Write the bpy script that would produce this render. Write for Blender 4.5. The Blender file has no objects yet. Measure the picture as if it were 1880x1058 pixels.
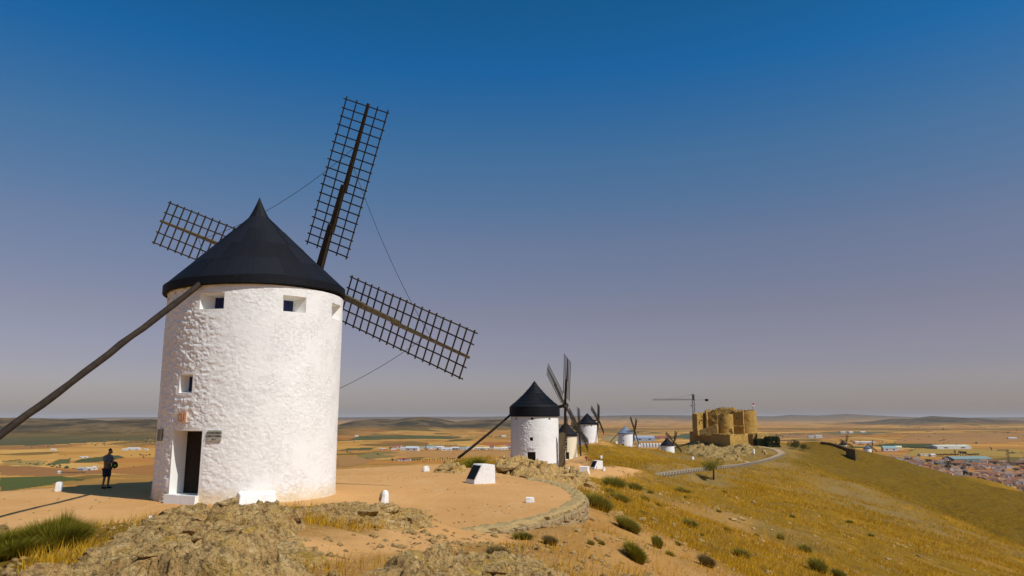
import bpy, math, random
import numpy as np
from mathutils import Vector, Matrix

R = math.radians
scene = bpy.context.scene
COL = scene.collection

# ------------------------------------------------------------------ camera
F, YH = 1358.0, 768.0                       # focal length in photo pixels, horizon row
PITCH = math.atan((YH - 529.0) / F)
CP, SP = math.cos(PITCH), math.sin(PITCH)
cam_d = bpy.data.cameras.new('camera')
cam_d.sensor_width = 36.0
cam_d.lens = 36.0 * F / 1880.0
cam_d.clip_start = 0.2
cam_d.clip_end = 120000.0
cam = bpy.data.objects.new('camera', cam_d)
cam.rotation_euler = (math.pi / 2 + PITCH, 0, 0)
COL.objects.link(cam)
scene.camera = cam

# ------------------------------------------------------------------ sky and sun
SUN_EL = R(50.0)
SUN_AZ = R(125.0)                            # clockwise from +Y (the way the camera looks)
SUN_DIR = Vector((math.sin(SUN_AZ) * math.cos(SUN_EL), math.cos(SUN_AZ) * math.cos(SUN_EL), math.sin(SUN_EL)))
world = bpy.data.worlds.new('World')
scene.world = world
world.use_nodes = True
wn, wl = world.node_tree.nodes, world.node_tree.links
wn.clear()
sky = wn.new('ShaderNodeTexSky')
sky.sky_type = 'NISHITA'
sky.sun_disc = False
sky.sun_elevation = SUN_EL
sky.sun_rotation = SUN_AZ
sky.altitude = 800.0
sky.air_density = 1.0
sky.dust_density = 2.2
sky.ozone_density = 2.6
hs = wn.new('ShaderNodeHueSaturation')
hs.inputs['Saturation'].default_value = 1.30
hs.inputs['Value'].default_value = 1.0
gm = wn.new('ShaderNodeMix'); gm.data_type = 'RGBA'; gm.blend_type = 'MULTIPLY'
gm.inputs['Factor'].default_value = 1.0
tc = wn.new('ShaderNodeTexCoord')
sx = wn.new('ShaderNodeSeparateXYZ')
rp = wn.new('ShaderNodeValToRGB')
SKY_TINT = [(0.0, (1.25, 1.02, 1.08)), (0.03, (1.2, 0.93, 1.0)), (0.07, (1.27, 0.86, 0.90)), (0.136, (1.699, 0.92, 0.806)), (0.23, (1.978, 1.113, 0.942)), (0.335, (1.343, 1.276, 1.164)), (0.444, (0.327, 1.233, 1.448)), (0.508, (0.27, 1.152, 1.279)), (1.0, (0.55, 1.0, 1.1))]
while len(rp.color_ramp.elements) < len(SKY_TINT):
    rp.color_ramp.elements.new(0.5)
for e, (p, c) in zip(rp.color_ramp.elements, SKY_TINT):
    e.position = p
    e.color = (*c, 1)
bg = wn.new('ShaderNodeBackground')
bg.inputs['Strength'].default_value = 0.075
wo = wn.new('ShaderNodeOutputWorld')
wl.new(tc.outputs['Generated'], sx.inputs[0])
wl.new(sx.outputs['Z'], rp.inputs['Fac'])
wl.new(sky.outputs['Color'], hs.inputs['Color'])
wl.new(hs.outputs['Color'], gm.inputs['A'])
wl.new(rp.outputs['Color'], gm.inputs['B'])
wl.new(gm.outputs['Result'], bg.inputs['Color'])
wl.new(bg.outputs['Background'], wo.inputs['Surface'])

sun_d = bpy.data.lights.new('sun', 'SUN')
sun_d.energy = 4.2
sun_d.angle = R(0.53)
sun_d.color = (1.0, 0.95, 0.88)
sun = bpy.data.objects.new('sun', sun_d)
sun.rotation_euler = SUN_DIR.to_track_quat('Z', 'Y').to_euler()
COL.objects.link(sun)

scene.view_settings.view_transform = 'Standard'
scene.view_settings.look = 'None'
scene.view_settings.exposure = 0.0
scene.view_settings.gamma = 1.0
scene.view_settings.use_curve_mapping = False
scene.cycles.volume_bounces = 0
scene.cycles.max_bounces = 6

# ------------------------------------------------------------------ helpers
def ray(px, py):
    u = (px - 940.0) / F
    v = -(py - 529.0) / F
    return (u, CP - v * SP, SP + v * CP)

def at(px, py, Y):
    """the place at distance Y that the photograph shows at this pixel"""
    r = ray(px, py)
    k = Y / r[1]
    return Vector((r[0] * k, Y, r[2] * k))

def onz(px, py, z):
    r = ray(px, py)
    k = z / r[2]
    return Vector((r[0] * k, r[1] * k, z))

def tag(o, label=None, cat=None, group=None, kind=None):
    if label: o['label'] = label
    if cat: o['category'] = cat
    if group: o['group'] = group
    if kind: o['kind'] = kind
    return o

def empty(name, loc, label, cat, group=None):
    o = bpy.data.objects.new(name, None)
    o.empty_display_size = 0.3
    o.location = loc
    COL.objects.link(o)
    return tag(o, label, cat, group)

def link(name, me, parent=None, loc=None):
    o = bpy.data.objects.new(name, me)
    COL.objects.link(o)
    if parent is not None: o.parent = parent
    if loc is not None: o.location = loc
    return o

class MB:
    """collects shapes for ONE mesh"""
    def __init__(s):
        s.v, s.f, s.m = [], [], []
        s.mi = 0
    def add(s, vs, fs):
        b = len(s.v)
        s.v.extend([tuple(p) for p in vs])
        for f in fs:
            s.f.append(tuple(i + b for i in f)); s.m.append(s.mi)
    def hexa(s, p):
        s.add(p, [(3, 2, 1, 0), (4, 5, 6, 7), (0, 1, 5, 4), (1, 2, 6, 5), (2, 3, 7, 6), (3, 0, 4, 7)])
    def box(s, c, size, rz=0.0, taper=1.0):
        hx, hy, hz = size[0] / 2, size[1] / 2, size[2] / 2
        ca, sa = math.cos(rz), math.sin(rz)
        p = []
        for z, t in ((-hz, 1.0), (hz, taper)):
            for x, y in ((-hx, -hy), (hx, -hy), (hx, hy), (-hx, hy)):
                x, y = x * t, y * t
                p.append((c[0] + x * ca - y * sa, c[1] + x * sa + y * ca, c[2] + z))
        s.hexa(p)
    def bar(s, a, b, w, h, up=(0, 0, 1), w2=None, h2=None):
        a, b = Vector(a), Vector(b)
        d = (b - a).normalized()
        up = Vector(up)
        x = d.cross(up)
        if x.length < 1e-5: x = d.cross(Vector((1, 0, 0)))
        x.normalize()
        y = x.cross(d)
        w2 = w if w2 is None else w2
        h2 = h if h2 is None else h2
        p = []
        for q, ww, hh in ((a, w, h), (b, w2, h2)):
            for i, j in ((-1, -1), (1, -1), (1, 1), (-1, 1)):
                p.append(q + x * (i * ww / 2) + y * (j * hh / 2))
        s.hexa(p)
    def tube(s, pts, rad, n=8, cap=True):
        pts = [Vector(p) for p in pts]
        if not hasattr(rad, '__len__'): rad = [rad] * len(pts)
        b = len(s.v)
        ref = None
        for i, p in enumerate(pts):
            t = (pts[min(i + 1, len(pts) - 1)] - pts[max(i - 1, 0)]).normalized()
            if ref is None:
                ref = t.orthogonal().normalized()
            ref = (ref - t * ref.dot(t)).normalized()
            q = t.cross(ref)
            for k in range(n):
                a = 2 * math.pi * k / n
                s.v.append(tuple(p + (ref * math.cos(a) + q * math.sin(a)) * rad[i]))
        for i in range(len(pts) - 1):
            for k in range(n):
                s.f.append((b + i * n + k, b + i * n + (k + 1) % n, b + (i + 1) * n + (k + 1) % n, b + (i + 1) * n + k)); s.m.append(s.mi)
        if cap:
            s.f.append(tuple(b + k for k in range(n))[::-1]); s.m.append(s.mi)
            e = b + (len(pts) - 1) * n
            s.f.append(tuple(e + k for k in range(n))); s.m.append(s.mi)
    def lathe(s, prof, n=48, c=(0, 0, 0), a0=0.0, a1=2 * math.pi):
        full = abs(a1 - a0 - 2 * math.pi) < 1e-6
        m = n if full else n + 1
        b = len(s.v)
        for r, z in prof:
            for k in range(m):
                a = a0 + (a1 - a0) * k / n
                s.v.append((c[0] + math.sin(a) * r, c[1] + math.cos(a) * r, c[2] + z))
        for i in range(len(prof) - 1):
            for k in range(n):
                k2 = (k + 1) % m
                s.f.append((b + i * m + k2, b + i * m + k, b + (i + 1) * m + k, b + (i + 1) * m + k2)); s.m.append(s.mi)
    def prism(s, poly, z0, z1):
        """vertical prism over a counter-clockwise polygon"""
        n = len(poly)
        b = len(s.v)
        zz0 = z0 if hasattr(z0, '__len__') else [z0] * n
        zz1 = z1 if hasattr(z1, '__len__') else [z1] * n
        for i, (x, y) in enumerate(poly): s.v.append((x, y, zz0[i]))
        for i, (x, y) in enumerate(poly): s.v.append((x, y, zz1[i]))
        for i in range(n):
            j = (i + 1) % n
            s.f.append((b + i, b + j, b + n + j, b + n + i)); s.m.append(s.mi)
        s.f.append(tuple(b + i for i in range(n))[::-1]); s.m.append(s.mi)
        s.f.append(tuple(b + n + i for i in range(n))); s.m.append(s.mi)
    def mesh(s, name, mat, smooth=False):
        me = bpy.data.meshes.new(name)
        me.from_pydata(s.v, [], s.f)
        for m in (mat if isinstance(mat, (list, tuple)) else [mat]): me.materials.append(m)
        if max(s.m, default=0) > 0: me.polygons.foreach_set('material_index', s.m)
        if smooth: me.polygons.foreach_set('use_smooth', [True] * len(me.polygons))
        me.update()
        return me
    def build(s, name, mat, parent=None, loc=None, smooth=False):
        return link(name, s.mesh(name, mat, smooth), parent, loc)

def np_mesh(name, V, Q, mat, smooth=True, attrs=None):
    V = np.asarray(V, np.float32); Q = np.asarray(Q, np.int32)
    k = Q.shape[1]
    me = bpy.data.meshes.new(name)
    me.vertices.add(len(V)); me.vertices.foreach_set('co', V.ravel())
    me.loops.add(Q.size); me.loops.foreach_set('vertex_index', Q.ravel())
    me.polygons.add(len(Q)); me.polygons.foreach_set('loop_start', np.arange(0, Q.size, k, dtype=np.int32))
    me.polygons.foreach_set('loop_total', np.full(len(Q), k, np.int32))
    if smooth: me.polygons.foreach_set('use_smooth', np.ones(len(Q), bool))
    me.materials.append(mat)
    for n, a in (attrs or {}).items():
        ca = me.color_attributes.new(n, 'FLOAT_COLOR', 'POINT')
        ca.data.foreach_set('color', np.asarray(a, np.float32).ravel())
    me.update(calc_edges=True)
    return me

# ---- value noise in numpy
def _hash(ix, iy, iz, seed):
    h = (ix.astype(np.int64) * 374761393 + iy.astype(np.int64) * 668265263 + iz.astype(np.int64) * 2147483647 + seed * 1274126177) & 0xffffffff
    h = ((h ^ (h >> 13)) * 1274126177) & 0xffffffff
    h = ((h ^ (h >> 16)) * 2246822519) & 0xffffffff
    return ((h ^ (h >> 15)) & 0xffffff).astype(np.float32) / 16777215.0

def vnoise(x, y, z=None, seed=0):
    x = np.asarray(x, np.float64); y = np.asarray(y, np.float64)
    z = np.zeros_like(x) if z is None else np.asarray(z, np.float64)
    ix, iy, iz = np.floor(x), np.floor(y), np.floor(z)
    fx, fy, fz = x - ix, y - iy, z - iz
    ux, uy, uz = [f * f * f * (f * (f * 6 - 15) + 10) for f in (fx, fy, fz)]
    ix, iy, iz = ix.astype(np.int64), iy.astype(np.int64), iz.astype(np.int64)
    flat = not np.any(fz)
    def plane(k):
        a = _hash(ix, iy, iz + k, seed); b = _hash(ix + 1, iy, iz + k, seed)
        c = _hash(ix, iy + 1, iz + k, seed); d = _hash(ix + 1, iy + 1, iz + k, seed)
        return (a + (b - a) * ux) * (1 - uy) + (c + (d - c) * ux) * uy
    p0 = plane(0)
    if flat: return p0 * 2 - 1
    return (p0 + (plane(1) - p0) * uz) * 2 - 1

def fbm(x, y, z=None, oct=4, seed=0, gain=0.5, lac=2.03):
    s = 0.0; a = 1.0; t = 0.0
    for o in range(oct):
        s = s + a * vnoise(x, y, z, seed + o * 17); t += a
        x = x * lac + 3.1; y = y * lac - 1.7
        if z is not None: z = z * lac + 0.9
        a *= gain
    return s / t

def ridged(x, y, z=None, oct=4, seed=0, gain=0.55):
    s = 0.0; a = 1.0; t = 0.0
    for o in range(oct):
        s = s + a * (1 - np.abs(vnoise(x, y, z, seed + o * 13))); t += a
        x = x * 2.1 + 5.3; y = y * 2.1 + 1.9
        if z is not None: z = z * 2.1
        a *= gain
    return s / t

def sstep(a, b, x):
    t = np.clip((x - a) / (b - a), 0, 1)
    return t * t * (3 - 2 * t)

def poly_sd(x, y, poly):
    """signed distance to a polygon, positive inside"""
    x = np.asarray(x, np.float64); y = np.asarray(y, np.float64)
    d2 = np.full(x.shape, 1e18); ins = np.zeros(x.shape, bool)
    n = len(poly)
    for i in range(n):
        ax, ay = poly[i][0], poly[i][1]; bx, by = poly[(i + 1) % n][0], poly[(i + 1) % n][1]
        ex, ey = bx - ax, by - ay
        t = np.clip(((x - ax) * ex + (y - ay) * ey) / (ex * ex + ey * ey + 1e-12), 0, 1)
        d2 = np.minimum(d2, (x - ax - t * ex) ** 2 + (y - ay - t * ey) ** 2)
        c = ((ay > y) != (by > y))
        with np.errstate(divide='ignore', invalid='ignore'):
            xi = ax + (y - ay) * ex / (ey if abs(ey) > 1e-12 else 1e-12)
        ins ^= c & (x < xi)
    return np.where(ins, 1, -1) * np.sqrt(d2)

# ------------------------------------------------------------------ materials
class NT:
    def __init__(s, name):
        s.mat = bpy.data.materials.new(name)
        s.mat.use_nodes = True
        s.t = s.mat.node_tree
        s.t.nodes.clear()
        s.out = s.new('ShaderNodeOutputMaterial')
        s.b = s.new('ShaderNodeBsdfPrincipled')
        s.t.links.new(s.b.outputs[0], s.out.inputs['Surface'])
    def new(s, k): return s.t.nodes.new(k)
    def put(s, sock, v):
        if hasattr(v, 'is_output'): s.t.links.new(v, sock)
        elif isinstance(v, (tuple, list)): sock.default_value = (*v, 1) if len(v) == 3 and len(sock.default_value) == 4 else v
        else: sock.default_value = v
    def coord(s, kind='Object', scale=(1, 1, 1), rot=(0, 0, 0), loc=(0, 0, 0)):
        tc = s.new('ShaderNodeTexCoord'); mp = s.new('ShaderNodeMapping')
        mp.inputs['Scale'].default_value = scale; mp.inputs['Rotation'].default_value = rot; mp.inputs['Location'].default_value = loc
        s.t.links.new(tc.outputs[kind], mp.inputs[0])
        return mp.outputs[0]
    def pos(s, scale=(1, 1, 1), rot=(0, 0, 0), loc=(0, 0, 0)):
        g = s.new('ShaderNodeNewGeometry'); mp = s.new('ShaderNodeMapping')
        mp.inputs['Scale'].default_value = scale; mp.inputs['Rotation'].default_value = rot; mp.inputs['Location'].default_value = loc
        s.t.links.new(g.outputs['Position'], mp.inputs[0])
        return mp.outputs[0]
    def noise(s, vec, scale, detail=4, rough=0.55, out='Fac', dist=0.0):
        n = s.new('ShaderNodeTexNoise')
        s.t.links.new(vec, n.inputs['Vector'])
        n.inputs['Scale'].default_value = scale; n.inputs['Detail'].default_value = detail
        n.inputs['Roughness'].default_value = rough; n.inputs['Distortion'].default_value = dist
        return n.outputs[out]
    def voro(s, vec, scale, feature='F1', out='Distance', metric='EUCLIDEAN', rnd=1.0):
        n = s.new('ShaderNodeTexVoronoi')
        n.feature = feature
        if feature != 'DISTANCE_TO_EDGE': n.distance = metric
        s.t.links.new(vec, n.inputs['Vector'])
        n.inputs['Scale'].default_value = scale; n.inputs['Randomness'].default_value = rnd
        return n.outputs[out]
    def ramp(s, fac, stops, interp='LINEAR'):
        r = s.new('ShaderNodeValToRGB')
        r.color_ramp.interpolation = interp
        e = r.color_ramp.elements
        while len(e) < len(stops): e.new(0.5)
        for q, (p, c) in zip(e, stops):
            q.position = p
            q.color = (c, c, c, 1) if not hasattr(c, '__len__') else (*c, 1)
        s.t.links.new(fac, r.inputs[0])
        return r.outputs['Color']
    def mix(s, fac, a, b, mode='MIX'):
        m = s.new('ShaderNodeMix'); m.data_type = 'RGBA'; m.blend_type = mode
        s.put(m.inputs['Factor'], fac); s.put(m.inputs['A'], a); s.put(m.inputs['B'], b)
        return m.outputs['Result']
    def math(s, op, a, b=0.0, clamp=False):
        m = s.new('ShaderNodeMath'); m.operation = op; m.use_clamp = clamp
        s.put(m.inputs[0], a); s.put(m.inputs[1], b)
        return m.outputs[0]
    def attr(s, name):
        a = s.new('ShaderNodeAttribute'); a.attribute_name = name
        return a
    def sep(s, col):
        q = s.new('ShaderNodeSeparateColor'); s.t.links.new(col, q.inputs[0])
        return q.outputs
    def bump(s, h, strength=0.5, dist=0.05, prev=None):
        b = s.new('ShaderNodeBump')
        b.inputs['Strength'].default_value = strength; b.inputs['Distance'].default_value = dist
        s.put(b.inputs['Height'], h)
        if prev is not None: s.t.links.new(prev, b.inputs['Normal'])
        return b.outputs[0]
    def done(s, color, rough=0.9, normal=None, spec=0.2, metal=0.0):
        s.put(s.b.inputs['Base Color'], color); s.put(s.b.inputs['Roughness'], rough)
        s.put(s.b.inputs['Specular IOR Level'], spec); s.put(s.b.inputs['Metallic'], metal)
        if normal is not None: s.t.links.new(normal, s.b.inputs['Normal'])
        return s.mat

def simple(name, col, rough=0.8, var=0.25, scale=6.0, spec=0.25, metal=0.0, bump=0.15, bd=0.02, kind='pos'):
    n = NT(name)
    c = n.pos() if kind == 'pos' else n.coord('Object')
    f = n.noise(c, scale, 5, 0.6)
    a = tuple(max(0, x * (1 - var)) for x in col); b = tuple(min(1, x * (1 + var)) for x in col)
    return n.done(n.ramp(f, [(0.3, a), (0.7, b)]), rough, n.bump(f, bump, bd), spec, metal)

def plaster(name, col=(.80, .79, .77), dirt=(.62, .55, .44), fine=14.0, s1=.5, z0=None):
    n = NT(name)
    p = n.pos()
    a = n.noise(p, 3.0, 6, .62); b = n.noise(p, fine, 5, .65); l = n.noise(p, 0.7, 3, .5)
    v = n.voro(n.pos((1, 1, 1.7)), 7.0)
    c = n.mix(n.ramp(l, [(.3, 0.0), (.75, .35)]), col, tuple(x * .93 for x in col))
    c = n.mix(n.ramp(b, [(.60, 0.0), (.85, .5)]), c, tuple(x * .86 for x in col))
    c = n.mix(n.ramp(n.noise(p, 22.0, 3, .7), [(.70, 0.0), (.78, .5)]), c, dirt)
    c = n.mix(n.ramp(n.noise(n.pos((6, 6, .35)), 1.0, 5, .65), [(.55, 0.0), (.75, .30)]), c, (.60, .55, .46))
    if z0 is not None:                       # earth splashed up the foot of the wall
        g = n.new('ShaderNodeNewGeometry'); q = n.new('ShaderNodeSeparateXYZ')
        n.t.links.new(g.outputs['Position'], q.inputs[0])
        h = n.math('SUBTRACT', q.outputs['Z'], z0)
        h = n.math('ADD', h, n.math('MULTIPLY', n.math('SUBTRACT', a, .5), 1.2))
        m = n.ramp(h, [(0.02, .85), (.55, 0.0)])
        c = n.mix(m, c, (.70, .55, .34))
    nm = n.bump(v, .05, .04)
    nm = n.bump(a, s1 * .5, .04, nm)
    nm = n.bump(b, .45, .015, nm)
    ck = n.math('ABSOLUTE', n.math('SUBTRACT', n.noise(n.pos((1, 1, 1.6)), 4.5, 6, .68), .5))
    ck = n.ramp(ck, [(0.0, 0.0), (.022, 1.0)])
    pt = n.ramp(n.noise(p, .8, 3, .6), [(.42, 0.0), (.60, 1.0)])
    nm = n.bump(n.mix(pt, (1, 1, 1), ck), .55, .02, nm)
    nm = n.bump(n.noise(p, 45.0, 3, .7), .35, .006, nm)
    return n.done(c, .92, nm, .12)

M = {}
M['white1'] = plaster('limewash', z0=-3.0)
M['white2'] = plaster('limewash_far', fine=9.0, s1=.5)
M['cream'] = plaster('cream_limewash', col=(.80, .70, .50))
M['stand'] = plaster('white_block', fine=24.0, s1=.25)
M['reveal'] = simple('smooth_limewash', (.80, .79, .75), .9, .03, 5, .1, bump=.1, bd=.01)

def m_wood(name, a, b, sc=6.0):
    n = NT(name)
    c = n.coord('Object', (1, 1, 1))
    f = n.noise(c, sc, 6, .7, dist=.6)
    g = n.noise(c, sc * 6, 4, .7)
    col = n.mix(n.ramp(f, [(.3, 0.0), (.7, 1.0)]), a, b)
    return n.done(n.mix(n.ramp(g, [(.45, 0.0), (.75, .6)]), col, tuple(x * .45 for x in a)), .8, n.bump(g, .5, .02), .2)
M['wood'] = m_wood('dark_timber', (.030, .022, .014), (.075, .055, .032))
M['wood_lit'] = m_wood('sunlit_weathered_timber', (.10, .075, .04), (.22, .165, .09))  # paler copy of the timber: weathered boards, and sail beams with sunlight painted in
M['pole'] = m_wood('brown_pole', (.018, .012, .008), (.045, .03, .019), 3.0)
M['lattice'] = m_wood('lattice_timber', (.035, .026, .016), (.085, .062, .036))
M['door'] = m_wood('door_timber', (.018, .012, .009), (.032, .022, .015))
def m_roof(name, a, b, rough=.5):
    n = NT(name)
    c = n.coord('Object')
    f = n.noise(c, 1.6, 6, .65); g = n.noise(c, 16.0, 4, .7)
    oi = n.new('ShaderNodeObjectInfo')
    col = n.mix(n.ramp(f, [(.3, 0.0), (.72, 1.0)]), a, b)
    col = n.mix(n.ramp(oi.outputs['Random'], [(0.0, 0.0), (1.0, .75)]), col, tuple(x * 2.0 for x in b))
    return n.done(col, n.ramp(g, [(.3, rough - .08), (.8, rough + .2)]), n.bump(n.math('ADD', n.math('MULTIPLY', f, 2.0), g), .35, .03), .16)
M['roof'] = m_roof('black_roofing', (.0035, .0038, .0055), (.006, .0065, .0095), .62)
M['roof_blue'] = m_roof('grey_blue_roofing', (.050, .066, .095), (.10, .125, .165))
M['shutter'] = simple('blue_paint', (.006, .014, .075), .5, .2, 20, .35)
M['dark'] = simple('dark_interior', (.012, .011, .010), .9, .2, 4, .1)
M['wire'] = simple('steel_wire', (.05, .05, .055), .5, .1, 4, .4, .5)
M['tile'] = simple('terracotta_tile', (.68, .44, .31), .6, .15, 25, .3)
M['tile_mark'] = simple('tile_relief', (.36, .19, .09), .7, .2, 30, .2)
M['plaque'] = simple('stone_plaque', (.33, .31, .26), .8, .2, 14, .2)
M['ink'] = simple('black_lettering', (.012, .011, .010), .7, .1, 10, .2)
M['metal'] = simple('grey_metal', (.17, .16, .12), .5, .2, 12, .4, .4)
M['panel'] = simple('dark_panel', (.010, .009, .009), .6, .2, 9, .15)
M['rust'] = simple('rusty_iron', (.30, .075, .03), .8, .35, 10, .2)
M['white_paint'] = simple('white_paint', (.80, .79, .76), .8, .05, 8, .2, bump=.3)
M['asphalt'] = simple('pale_asphalt', (.40, .28, .16), .95, .15, .6, .1)
M['path'] = simple('earth_path', (.46, .31, .17), .95, .15, .5, .1)

def m_stone(name, a, b, c3, sc):
    n = NT(name)
    p = n.pos()
    f = n.noise(p, sc, 6, .65); g = n.noise(p, sc * 5, 5, .7); v = n.voro(p, sc * 2.2)
    col = n.mix(n.ramp(f, [(.32, 0.0), (.62, 1.0)]), a, b)
    col = n.mix(n.ramp(g, [(.52, 0.0), (.66, .85)]), col, c3)
    h = n.math('ADD', n.math('MULTIPLY', f, 1.5), n.math('ADD', g, n.math('MULTIPLY', v, .6)))
    return n.done(col, .95, n.bump(h, .8, .06), .1)
M['wallstone'] = m_stone('dry_wall_stone', (.42, .28, .13), (.33, .24, .13), (.17, .13, .08), 3.0)
M['cap'] = m_stone('lichen_cap', (.46, .31, .13), (.38, .27, .12), (.27, .20, .10), 3.0)
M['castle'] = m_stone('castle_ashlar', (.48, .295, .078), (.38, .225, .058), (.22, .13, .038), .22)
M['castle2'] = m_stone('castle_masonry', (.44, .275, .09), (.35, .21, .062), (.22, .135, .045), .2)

def m_rock(name='lichen_rock', tint=(1, 1, 1)):
    n = NT(name)
    p = n.pos()
    big = n.noise(p, .7, 4, .6); f = n.noise(p, 2.6, 7, .68); g = n.noise(p, 11.0, 6, .72); sp = n.noise(p, 30.0, 4, .7)
    v = n.voro(p, 5.0); e = n.voro(n.pos((1, 1, 1.0), (0, 0, .5)), 1.7, 'DISTANCE_TO_EDGE')
    k = tint
    def t(c): return tuple(x * y for x, y in zip(c, k))
    col = n.mix(n.ramp(f, [(.36, 0.0), (.60, 1.0)]), t((.36, .245, .115)), t((.47, .36, .185)))
    col = n.mix(n.ramp(g, [(.48, 0.0), (.60, .8)]), col, t((.145, .105, .060)))
    col = n.mix(n.ramp(n.noise(p, 1.9, 5, .7), [(.52, 0.0), (.64, .75)]), col, t((.38, .27, .055)))
    col = n.mix(n.ramp(n.noise(p, 4.3, 5, .75), [(.56, 0.0), (.66, .85)]), col, t((.58, .49, .30)))
    col = n.mix(n.ramp(n.noise(p, 1.3, 4, .7), [(.58, 0.0), (.70, .6)]), col, t((.46, .25, .07)))
    col = n.mix(n.ramp(sp, [(.56, 0.0), (.66, .80)]), col, t((.085, .065, .032)))
    col = n.mix(n.ramp(sp, [(.30, .7), (.42, 0.0)]), col, t((.62, .53, .33)))
    h = n.math('ADD', n.math('MULTIPLY', f, 2.0), n.math('ADD', g, n.math('MULTIPLY', sp, .45)))
    nm = n.bump(h, 1.0, .09)
    nm = n.bump(n.math('MINIMUM', e, .06), .5, .4, nm)
    return n.done(col, .95, nm, .08)
M['rock'] = m_rock('lichen_rock', (1.34, 1.15, .90))
M['brownrock'] = m_rock('brown_rock', (.85, .76, .58))

def leaf_mat(name, a, b, sc=3.0, trans=.25):
    n = NT(name)
    p = n.pos()
    f = n.noise(p, sc, 4, .7)
    g = n.noise(p, sc * 9, 2, .7)
    col = n.mix(n.ramp(f, [(.32, 0.0), (.68, 1.0)]), a, b)
    col = n.mix(n.ramp(g, [(.35, 0.0), (.75, .5)]), col, tuple(x * 1.5 for x in b))
    n.done(col, .8, None, .15)
    tr = n.new('ShaderNodeBsdfTranslucent'); n.put(tr.inputs['Color'], col)
    mx = n.new('ShaderNodeMixShader'); mx.inputs[0].default_value = trans
    n.t.links.new(n.b.outputs[0], mx.inputs[1]); n.t.links.new(tr.outputs[0], mx.inputs[2])
    n.t.links.new(mx.outputs[0], n.out.inputs['Surface'])
    return n.mat
M['broom'] = leaf_mat('broom_green', (.125, .115, .010), (.27, .215, .018), 2.5)
M['bush'] = leaf_mat('bush_green', (.145, .135, .022), (.30, .24, .035), 1.5, .35)
M['drybush'] = leaf_mat('dry_bush', (.17, .115, .045), (.27, .19, .065), 2.0)
M['tree'] = leaf_mat('tree_green', (.016, .028, .010), (.045, .058, .018), .5, .15)
M['treefar'] = leaf_mat('far_tree_green', (.022, .034, .016), (.05, .058, .026), .05, .1)
M['straw'] = leaf_mat('straw', (.43, .222, .008), (.60, .345, .025), 1.2, .2)
M['trunk'] = m_wood('bark', (.05, .035, .022), (.10, .07, .045), 2.0)

# ------------------------------------------------------------------ the land
PLAIN = -100.0
PLAT_Z = -3.05
PLATFORM = [(-34, 16), (-14, 18.5), (-7, 19.8), (-3.4, 20.4), (-1.4, 21.3), (0.2, 23.0), (1.5, 25.6), (2.35, 28.4), (2.6, 31.0), (2.45, 33.6), (1.9, 36.2),
            (0.9, 39.0), (-0.8, 43), (-2.6, 48), (-5, 51.5), (-8, 50), (-11, 46.5), (-17.5, 37.5), (-22, 32.8), (-34, 27)]
MILLS = {'m1': (-10.75, 30.98), 'm2': (3.254, 108.0), 'm3': (17.25, 242.5), 'm4': (28.37, 283.0), 'm5': (56.74, 377.0), 'm6': (83.68, 407.0)}
cp = []
def P(px, py, Y): cp.append(tuple(at(px, py, Y)))
for q in [(450, 1058, 8.6), (450, 958, 13.2), (520, 950, 14.2), (100, 1058, 9.4), (260, 985, 13.0), (0, 1045, 10.5), (130, 1005, 13), (330, 965, 13.6), (650, 1058, 9.5),
          (640, 990, 14), (620, 945, 18), (700, 965, 17.5), (760, 945, 20), (840, 975, 19.5), (850, 1058, 11.2), (760, 1010, 14), (960, 1058, 11.2), (1050, 1015, 15.5), (1000, 957, 25.3), (1045, 944, 28.2), (1072, 933, 30), (940, 972, 22.8),
          (1120, 1058, 14), (1000, 1005, 17), (1110, 985, 22),
          # slope to the right
          (1200, 1058, 21), (1200, 1000, 29), (1400, 1058, 36), (1400, 1000, 56), (1600, 1058, 60), (1600, 1000, 92), (1880, 1058, 105), (1100, 925, 42), (1150, 905, 70),
          (1250, 940, 66), (1300, 920, 100), (1400, 930, 115), (1500, 940, 140), (1700, 1000, 130), (1600, 930, 200), (1700, 955, 200), (1800, 1000, 165),
          # near fold
          (1450, 846, 365), (1500, 858, 340), (1600, 894, 300), (1700, 935, 262), (1800, 972, 232), (1880, 1003, 212), (1960, 1030, 195),
          # the dip behind it and the far spur
          (1520, 872, 372), (1600, 918, 340), (1700, 972, 302), (1800, 1015, 270), (1900, 1050, 250), (1530, 868, 395), (1600, 893, 385), (1700, 934, 362), (1800, 968, 335), (1900, 1000, 312),
          (1500, 838, 450), (1600, 866, 425), (1700, 897, 400), (1800, 922, 375), (1900, 948, 350),
          (1480, 817, 520), (1560, 828, 545), (1640, 851, 520), (1700, 864, 505), (1760, 880, 485), (1880, 911, 445), (1980, 935, 420),
          (1560, 850, 640), (1640, 872, 640), (1760, 905, 600), (1900, 945, 560),
          # ridge with the mills
          (982, 855, 108), (1027, 857, 108), (940, 845, 108), (850, 846, 104), (1060, 880, 62), (1000, 872, 52), (900, 862, 50), (1085, 890, 58), (1120, 893, 75),
          (1040, 862, 98), (1072, 871, 96), (1130, 870, 105), (1180, 871, 118), (1090, 858, 132), (1085, 849, 165), (1060, 842, 235), (1039, 842, 243),
          (1079, 813, 283), (1110, 817, 282), (1140, 823, 320), (1149, 824, 377), (1226, 839, 407), (1170, 830, 330), (1210, 842, 330), (1130, 842, 215), (1180, 852, 240), (1240, 856, 270),
          # below the road
          (1180, 892, 140), (1250, 884, 165), (1320, 876, 195), (1400, 866, 265), (1460, 865, 300),
          # valley and castle mound
          (1300, 846, 370), (1250, 840, 390), (1340, 850, 390), (1290, 834, 455), (1340, 826, 470), (1330, 814, 500), (1270, 813, 515), (1400, 817, 500), (1440, 822, 480), (1330, 813, 540)]:
    P(*q)
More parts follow.
